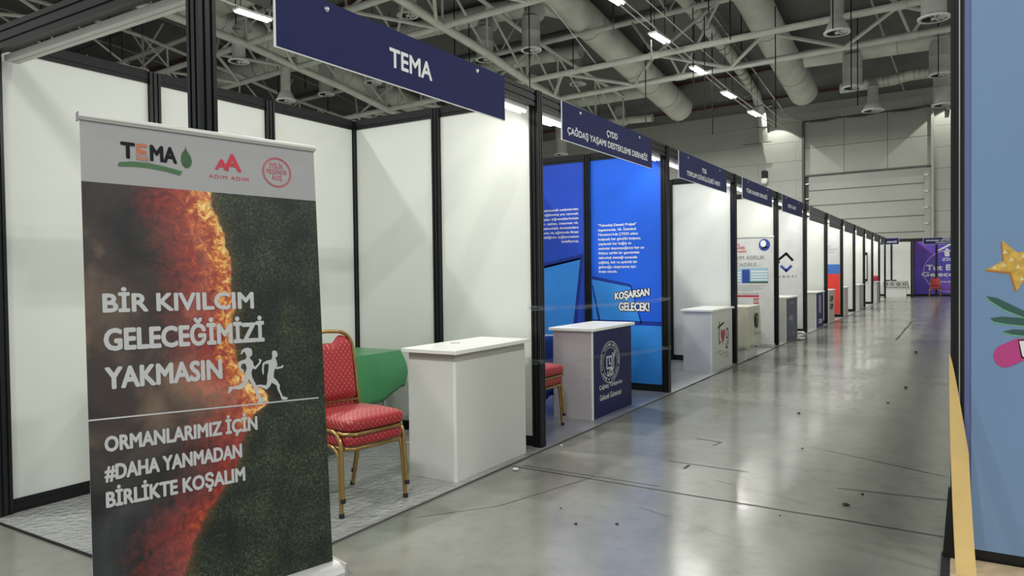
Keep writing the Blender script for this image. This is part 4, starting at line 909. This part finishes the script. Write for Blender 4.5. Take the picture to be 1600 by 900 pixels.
def make_chair(label, loc, rz, grp=None):
    t = thing('banquet_chair', label, 'chair', loc, rz, grp); G = M['gold']
    superbox(.02, 0, .435, .225, .228, .045, .45, .30, 36, 16, .022).build('seat', M['uphol'], t, True)
    mb = MB(); mb.tube([(.235, -.17, .388), (.235, .17, .388), (.19, .218, .388), (-.18, .205, .388), (-.19, -.205, .388), (.19, -.218, .388)], .012, 8, closed=True); mb.build('seat_frame', G, t, True)
    for s_ in (-1, 1):
        P = [(.205, s_*.245, .0), (.185, s_*.238, .30)]+arc((.185, s_*.238, .30), (.180, s_*.236, .395), (.09, s_*.232, .398))+[(-.05, s_*.228, .396), (-.17, s_*.222, .392)]
        lg = MB().tube(P, .0135, 10).build('leg', G, t, True)
        MB().lathe([(.0165, 0), (.0165, .022), (.014, .026)], P[0][0], P[0][1], 10).build('foot_cap', M['rubber'], lg)
        P = [(-.285, s_*.215, .0), (-.225, s_*.212, .22), (-.205, s_*.208, .40), (-.215, s_*.205, .55)]
        lg = MB().tube(P, .0135, 10).build('leg', G, t, True)
        MB().lathe([(.0165, 0), (.0165, .022), (.014, .026)], P[0][0], P[0][1], 10).build('foot_cap', M['rubber'], lg)
    # back loop
    P = [(-.215, -.205, .50), (-.235, -.203, .70), (-.252, -.195, .84)]+arc((-.252, -.195, .84), (-.262, -.185, .925), (-.266, -.10, .945))+[(-.268, 0, .952)]
    P = P+[(p[0], -p[1], p[2]) for p in P[::-1][1:]]
    MB().tube(P, .0125, 10).build('back_frame', G, t, True)
    # padded back with a hand hole under the top tube
    vs = []; fs = []; nu, nv = 20, 18
    def top(y): return .925-.055*math.exp(-(y/.075)**4)-.05*(abs(y)/.185)**5
    for sgn in (1, -1):
        for j in range(nv+1):
            for i in range(nu+1):
                y = -.188+.376*i/nu; z = .515+(top(y)-.515)*j/nv
                ex = min(1, (1-abs(y)/.188)*7)**.5*min(1, j/nv*9, (1-j/nv)*9)**.5 if 0 < j < nv and 0 < i < nu else 0
                xm = -.205-.065*(z-.5)/.45
                vs.append((xm+sgn*.026*ex+ .008*(1-(y/.188)**2)*-1, y, z))
    N1 = (nu+1)*(nv+1)
    for j in range(nv):
        for i in range(nu):
            a = j*(nu+1)+i; fs.append((a, a+1, a+nu+2, a+nu+1)); fs.append((N1+a, N1+a+nu+1, N1+a+nu+2, N1+a+1))
    MB().add(vs, fs).build('backrest', M['uphol'], t, True)
    MB().tube([(-.205, -.205, .50), (-.212, 0, .505), (-.205, .205, .50)], .008, 6).build('cross_bar', G, t, True)
    return t
def stack(x, y, rz, lab0, lab1, grp, z0=.008):
    a = make_chair(lab0, (x, y, z0), rz, grp)
    b_ = copy_tree(a); b_['label'] = lab1
    fx, fy = math.cos(rz), math.sin(rz)
    b_.location = (x+fx*.015, y+fy*.015, z0+.088); return a, b_
a1, a2 = stack(-.325, 1.232, math.radians(-8), 'red banquet chair at the bottom of the stack behind the large banner', 'red banquet chair on top of the stack behind the large banner', 'stacked red chairs in the first stand')
def place(src, loc, rz, lab, grp=None):
    c = copy_tree(src); c.location = loc; c.rotation_euler = (0, 0, rz); c['label'] = lab
    if grp: c['group'] = grp
    elif 'group' in c: del c['group']
    return c
place(a1, (-.42, 3.57, .008), 0, 'red banquet chair at the bottom of the stack beside the counter with the round seal', 'stacked red chairs in the second stand')
place(a1, (-.405, 3.57, .096), 0, 'red banquet chair on top of the stack beside the counter with the round seal', 'stacked red chairs in the second stand')
place(a1, (1.98, 38.25, .008), -PI/2, 'single red chair in front of the far violet wall')

# second stand: blue covered display table, white box and film bands
bt_ = thing('display_table', 'low table with a royal blue cover behind the chairs of the second stand', 'table', (-1.05, 4.35, .008))
MB().box(-.30, .30, -.45, .45, .70, .73).build('table_top', M['counter'], bt_)
for sx in (-1, 1):
    for sy in (-1, 1): MB().tube([(sx*.25, sy*.4, .7), (sx*.25, sy*.4, 0)], .014, 8).build('leg', M['silver'], bt_)
drape_box(-1.37, -.73, 3.88, 4.60, .745, lambda sd, tt: .12+.02*math.sin(tt*8), 3, .010, 'rblue', 'blue_cover', 'royal blue cover draped over the low table in the second stand', 'cloth', .01)
wb = thing('display_case', 'white display case standing on the blue covered table', 'case', (-1.15, 4.25, .749))
MB().box(-.14, .14, -.32, .30, .0, .30).build('body', M['foam'], wb, bevel=.004); MB().box(-.15, .15, -.33, .31, .30, .312).build('lid', M['ctop'], wb)
bag = MB(); bag.add([(-.80, 3.92, .75), (-.74, 4.10, .75), (-.92, 4.12, .75), (-.95, 3.94, .75), (-.82, 3.93, .98), (-.78, 4.06, .93), (-.90, 4.08, .96), (-.92, 3.95, .99)], [(0, 1, 5, 4), (1, 2, 6, 5), (2, 3, 7, 6), (3, 0, 4, 7), (4, 5, 6, 7), (0, 3, 2, 1)])
tag(bag.build('folded_bag', M['rblue'], None, bevel=.01), 'crumpled royal blue bag on the blue covered table', 'bag')
FB = [(2.955, 1.125, 6.03, 1.092, .035, .05), (2.955, .70, 6.03, .525, .025, .055)]
for i, (y0, z0, y1, z1, h0, h1) in enumerate(FB):
    t = thing('film_band', ['upper', 'lower'][i]+' band of clear stretch film across the front of the second stand', 'plastic film', (.045, 0, 0))
    mb = MB(); vs = []; fs = []; k = 30
    for j in range(k+1):
        f = j/k; zc = z0+(z1-z0)*f-.02*math.sin(PI*f); hh_ = h0+(h1-h0)*f*.6
        vs += [(.004*math.sin(j*1.7), y0+(y1-y0)*f, zc-hh_/2-.004*math.sin(j)), (.004*math.cos(j*2.1), y0+(y1-y0)*f, zc+hh_/2+.003*math.sin(j*1.3))]
    for j in range(k): fs.append((2*j, 2*j+2, 2*j+3, 2*j+1))
    mb.add(vs, fs); mb.build('band', M['film'], t)
    MB().tube([(0, y0+.0, z0-.014), (0, (y0+y1)/2, (z0+z1)/2-.03), (0, y1, z1-.014)], .0015, 6).build('twisted_edge', M['film'], t, True)
    for yy, zz in ((y0+.045, z0), (y1-.03, z1)):
        pl = [(-.045-.003+(.048 if c_ > 0 else -.048)*1.0, 0, 0) for c_ in (1, -1)]
        for kk in range(3):
            dz = (kk-1)*.013+.004*math.sin(kk*5+yy)
            MB().tube([(.0-.001, yy-.087, zz+dz), (.0-.001, yy+.001, zz+dz*.5), (-.09, yy+.001, zz-dz), (-.09, yy-.087, zz+dz*1.3)], .004, 6, closed=True).build('knot', M['film'], t, True)

# ------------------------------------------------------------------ end row of stands facing the aisle
YF, YB = 38.0, 39.96
t = thing('end_stand_wall', 'white walled stand with a navy sign at the end of the aisle', 'partition wall', (0, YB, 0), 0, 'stands closing the aisle')
for x in (-2, -1, 0, 1): post(x, 0, t)
for x in (-2, -1, 0):
    MB().box(x+.04, x+.96, -.009, .009, .09, H-.09).build('panel', M['panel'], t); rail_x(x+.04, x+.96, 0, H-.09, H, t, 'top_beam'); rail_x(x+.04, x+.96, 0, 0, .09, t, 'bottom_rail')
t = thing('end_partition_wall', 'partition wall between the white and the violet end stands', 'partition wall', (1, YF, 0), 0, 'stands closing the aisle')
post(0, 0, t, H+.0); post(0, .98, t)
for y0, y1 in ((.04, .94), (1.02, 1.92)):
    MB().box(-.009, .009, y0, y1, .09, H-.09).build('panel', M['panel'], t); rail_y(y0, y1, 0, H-.09, H, t, 'top_beam'); rail_y(y0, y1, 0, 0, .09, t, 'bottom_rail')
for i, (x0, x1) in enumerate(((-2, 1), (1, 4))):
    mb = MB(); mb.box(x0+.04, x1-.04, YF-.026, YF+.026, H-.12, H); tag(mb.build('header_beam', M['black']), ['black header beam across the white end stand', 'black header beam across the violet end stand'][i], 'beam')
t = thing('violet_graphic_wall', 'violet printed wall with a large thin ring and white lettering at the aisle end', 'partition wall', (0, YB, 0), 0, 'stands closing the aisle')
for x in (2, 3, 4): post(x, 0, t)
for x in (1, 2, 3):
    MB().box(x+.04, x+.96, -.009, .009, .09, H-.09).build('panel', M['violet'], t); rail_x(x+.04, x+.96, 0, H-.09, H, t, 'top_beam'); rail_x(x+.04, x+.96, 0, 0, .09, t, 'bottom_rail')
M['pinkglow'] = mat('pink_ring_print', (.75, .45, .80), .4)
F = frame_mat((0, -.012, 0), (1, 0, 0), (0, 0, 1)); WW = M['white']
ring(F, 2.6, 1.25, 1.17, 1.05, .03, M['pinkglow'], t, n=60)
text(F, 'Tut Elimi', 1.55, 1.30, 1.75, .27, WW, t, .035, cap=.73); text(F, 'Geleceğimi', 1.35, .99, 2.3, .22, WW, t, .03, cap=.73); text(F, 'www.zicev.org', 2.0, .68, 1.2, .10, WW, t, .02, cap=.73)
text(F, 'ZİÇEV', 2.24, 1.77, .75, .13, WW, t, .03, cap=.73)
poly(F, [(2.0, 2.28), (2.6, 2.62), (3.2, 2.28), (3.12, 2.24), (2.6, 2.52), (2.14, 2.26), (2.3, 2.24)], WW, t, 'emblem')
disc(F, 2.45, 2.30, .08, .07, WW, t, 'emblem'); poly(F, [(2.18, 2.24), (2.34, 2.20), (2.36, 1.98), (2.56, 1.98), (2.55, 2.20), (2.66, 2.26), (2.5, 2.24), (2.38, 2.24)], WW, t, 'emblem'); disc(F, 2.78, 2.30, .08, .07, WW, t, 'emblem'); poly(F, [(2.62, 2.26), (2.70, 2.20), (2.70, 1.98), (2.88, 1.98), (2.88, 2.2), (3.0, 2.26), (2.8, 2.24)], WW, t, 'emblem')
for x0, z0, w, lines, lab in ((-.59, 2.585, 1.06, [('TOHUM DERNEĞİ', .12, .09, .84, .07)], 'navy sign over the white stand at the aisle end'),
                         (1.49, 2.54, 2.10, [('ZİÇEV', .8, .245, .5, .05), ('ZİHİNSEL YETERSİZ ÇOCUKLARI', .12, .155, 1.85, .055), ('YETİŞTİRME VE KORUMA VAKFI', .5, .06, 1.1, .045)], 'navy sign with three lines over the violet end wall')):
    t = thing('fascia_sign', lab, 'sign', (x0, YF-.034, z0), 0, 'signs at the aisle end')
    MB().box(0, w, -.004, .004, 0, .315).build('board', M['foam'], t); MB().box(0.01, w-.01, -.006, -.004, .008, .31).build('face', M['navy'], t)
    F = frame_mat((0, -.0062, 0), (1, 0, 0), (0, 0, 1))
    for s_, x, z, ww, h in lines: text(F, s_, x, z, ww, h, M['white'], t, .02, cap=.73)
# counter with grey cover carrying four round emblems
t = thing('counter', 'white counter in front of the white end stand', 'counter', (-.10, 37.0, 0))
MB().box(0, .92, 0, .45, 0, .76).build('body', M['counter'], t); MB().box(-.03, .95, -.03, .48, .76, .79).build('top', M['ctop'], t)
cv_ = thing('counter_cover', 'grey cover with four dark round emblems over the far end counter', 'cloth', (-.10, 37.0, 0))
mb = MB(); mb.box(-.05, .97, -.05, .50, .79, .81); mb.box(-.05, .97, -.055, -.045, .52, .80)
mb.add([(-.05, -.05, .80), (-.05, .50, .80), (-.14, .2, .40), (-.06, -.05, .45)], [(0, 1, 2, 3)]); mb.add([(.97, -.05, .80), (.97, .5, .80), (1.06, .2, .40), (.98, -.05, .45)], [(0, 3, 2, 1)])
mb.build('cover', M['lace'], cv_)
F = frame_mat((0, -.056, 0), (1, 0, 0), (0, 0, 1))
for i in range(4): ring(F, .08+i*.26, .665, .075, .075, .03, M['blackink'], cv_, 'round_emblem')
for i, (a, b_) in enumerate(((.0, .22), (.28, .5))):
    tag(MB().box(-.10+a, -.10+b_, 37.1, 37.3, .81, .86).build('booklet_stack', M['blackink']), ['left', 'right'][i]+' dark booklet stack on the far grey covered counter', 'booklets')

# ------------------------------------------------------------------ blue graphic wall at the right
t = thing('blue_graphic_wall', 'sky blue printed stand wall with a gold star at the right edge', 'partition wall', (2.84, 2.03, 0))
HB = 3.1
mb = post_mesh(.022, .03, HB, .056); mb.build('post', M['black'], t)
MB().box(.028, .033, -.003, .01, .0, HB).build('edge_highlight', M['galv'], t)
MB().box(.050, .078, .006, .03, .09, HB-.05).build('edge_panel', M['lilac'], t)
MB().box(.078, .98, 0.0, .03, .06, HB-.05).build('panel', M['sky_panel'], t)
MB().box(1.06, 1.96, 0.0, .03, .06, HB-.05).build('panel', M['sky_panel'], t)
for x in (1.02, 2.0): post_mesh(x, .04, HB, .08).build('post', M['black'], t)
rail_x(.05, 2.0, .02, -.0, .055, t, 'bottom_rail', 'black'); rail_x(.04, 2.0, .02, HB-.05, HB, t, 'top_beam', 'black')
for i in range(12):  # unseen side wall along the aisle, added to cast shade on the floor
    MB().box(.04, .058, .10+i, 1.04+i, .09, HB-.09).build('side_panel', M['panel'], t); MB().box(.028, .07, .08+i, 1.06+i, 0, .09).build('bottom_rail', M['black_dull'], t); MB().box(.028, .07, .08+i, 1.06+i, HB-.09, HB).build('top_beam', M['black_dull'], t)
    post_mesh(.049, 1.07+i, HB, .06).build('post', M['black'], t)
F = frame_mat((-2.84, -.0005, 0), (1, 0, 0), (0, 0, 1))
ST = [(2.976, 1.395), (3.047, 1.436), (3.039, 1.53), (3.100, 1.47), (3.190, 1.50), (3.155, 1.41), (3.20, 1.34), (3.128, 1.355), (3.096, 1.293), (3.073, 1.382)]
poly(F, [(x-.006, z-.008) for x, z in ST], M['star_dk'], t, 'star_side', .0008); poly(F, ST, M['starink'], t, 'star', .0012)
for cx, cz in ((3.05, 1.475), (3.045, 1.415), (3.075, 1.44), (3.10, 1.405), (3.115, 1.35), (3.12, 1.455), (3.01, 1.402)): poly(F, [(cx-.010, cz-.008), (cx+.011, cz-.006), (cx-.001, cz+.012)], M['cream'], t, 'star_facet', .0016)
LV = [[(2.979, 1.27), (3.02, 1.262), (3.123, 1.203), (3.2, 1.14), (3.123, 1.173), (3.047, 1.208), (2.992, 1.249)], [(2.993, 1.166), (3.04, 1.175), (3.123, 1.169), (3.2, 1.15), (3.123, 1.134), (3.054, 1.141), (3.006, 1.151)], [(3.041, 1.104), (3.082, 1.117), (3.123, 1.115), (3.2, 1.10), (3.123, 1.088), (3.075, 1.093)]]
for L in LV:
    poly(F, [(x-.003, z-.006) for x, z in L], M['mint'], t, 'leaf_rim', .0008); poly(F, L, M['leafgrey'], t, 'leaf', .0014)
poly(F, [(3.116, 1.27), (3.14, 1.30), (3.18, 1.28), (3.14, 1.26)], M['mint'], t, 'leaf', .0014)
poly(F, [(3.005, .99), (3.009, 1.01), (3.016, 1.024), (3.03, 1.038), (3.054, 1.051), (3.095, 1.073), (3.2, 1.08), (3.2, .96), (3.124, .976), (3.075, .944), (3.055, .938), (3.041, .938), (3.025, .945), (3.012, .963)], M['pinkink'], t, 'magenta_shape', .0018)
poly(F, [(3.10, 1.068), (3.22, 1.075), (3.22, .96), (3.113, .985)], M['blackink'], t, 'card_outline', .0022); poly(F, [(3.105, 1.063), (3.22, 1.070), (3.22, .965), (3.118, .992)], M['foam'], t, 'card', .0026)
# floor platform, film strip and black wedge
tag(MB().box(2.832, 5.0, .9, 2.02, .0, .012).build('plywood_platform', M['ply']), 'pale plywood platform edge at the foot of the blue wall', 'platform')
tag(MB().box(2.795, 2.832, .9, 2.06, .0, .014).build('edge_ramp', M['black_dull']), 'black edge strip along the plywood platform', 'edge strip')
ft = MB(); ft.add([(2.80, 1.99, 0), (2.86, 1.99, 0), (2.86, 2.06, 0), (2.80, 2.06, 0), (2.825, 2.01, .34), (2.86, 2.01, .34), (2.86, 2.05, .34), (2.825, 2.05, .34)], [(0, 3, 2, 1), (4, 5, 6, 7), (0, 1, 5, 4), (1, 2, 6, 5), (2, 3, 7, 6), (3, 0, 4, 7)])  # tapered black wedge at the post base, wider at the floor
ft = tag(ft.build('black_base_wedge', M['black']), 'black wedge at the base of the post at the blue wall', 'post foot')
mb = MB(); k = 24; vs = []; fs = []
def tp(f):   # hanging peeled strip: from the post at z .99 down to the floor, leaning toward the aisle front
    z = .99*(1-f); y = 2.000-.045*f-.175*f*f
    xl = 2.828+.002*f+ .027*f*f; w = .004+.062*min(1, f*2.2)**.8+.014*f
    return xl, y, z, w
for i in range(k+1):
    x, y, z, w = tp(i/k); vs += [(x, y, z), (x+w, y-.004*math.sin(i*.25), z)]
for i in range(k): fs.append((2*i, 2*i+2, 2*i+3, 2*i+1))
mb.add(vs, fs); o = mb.build('peeled_tape_strip', M['tan']); tag(o, 'long tan protective strip peeling off the post of the blue wall', 'tape strip')
sm = o.modifiers.new('solid', 'SOLIDIFY'); sm.thickness = .0012

# ------------------------------------------------------------------ litter on the floor
def crumple(x, y, r, mt, label, cat='litter', flat=.5):
    vs = []; fs = []; n, mm = 9, 6
    for j in range(mm+1):
        for i in range(n):
            ph = PI*j/mm; th = 2*PI*i/n; rr_ = r*(.6+.7*random.random())
            vs.append((x+rr_*math.sin(ph)*math.cos(th), y+rr_*math.sin(ph)*math.sin(th), max(0.0005, r*flat+r*flat*math.cos(ph)*(.7+.4*random.random()))))
    for j in range(mm):
        for i in range(n): fs.append((j*n+i, (j+1)*n+i, (j+1)*n+(i+1) % n, j*n+(i+1) % n))
    return tag(MB().add(vs, fs).build('crumpled_scrap', M[mt]), label, cat)
crumple(.18, 2.33, .022, 'paper', 'white crumpled paper scrap on the floor by the first counter')
crumple(.13, 3.13, .012, 'paper', 'tiny white scrap at the foot of the post between first and second stands')
crumple(.20, 13.3, .09, 'paper', 'white crumpled paper on the aisle in front of the fifth stand', flat=.3)
crumple(-.06, 14.75, .10, 'paper', 'white crumpled sheet beside the post of the fifth stand', flat=.3)
crumple(-.10, 6.25, .035, 'paper', 'small white ball beside the post of the third stand', flat=.9)
for (x, y, r) in ((1.55, 5.4, .016), (1.83, 3.95, .010), (2.3, 2.62, .020), (2.35, 7.6, .02), (2.25, 6.4, .015), (1.05, 1.55, .010), (1.25, 1.66, .010), (2.0, 2.25, .006), (.85, 1.75, .006), (2.36, 2.9, .012), (2.28, 11.7, .03)):
    o = crumple(x, y, r, 'debris', 'small dark bit of debris on the concrete aisle'); o['group'] = 'dark bits of debris on the aisle'
tag(MB().add([(1.2, 2.95, .002), (1.215, 2.945, .002), (1.22, 3.06, .002), (1.20, 3.06, .002)], [(0, 1, 2, 3)]).build('dark_splinter', M['debris']), 'thin dark splinter lying on the aisle', 'litter')
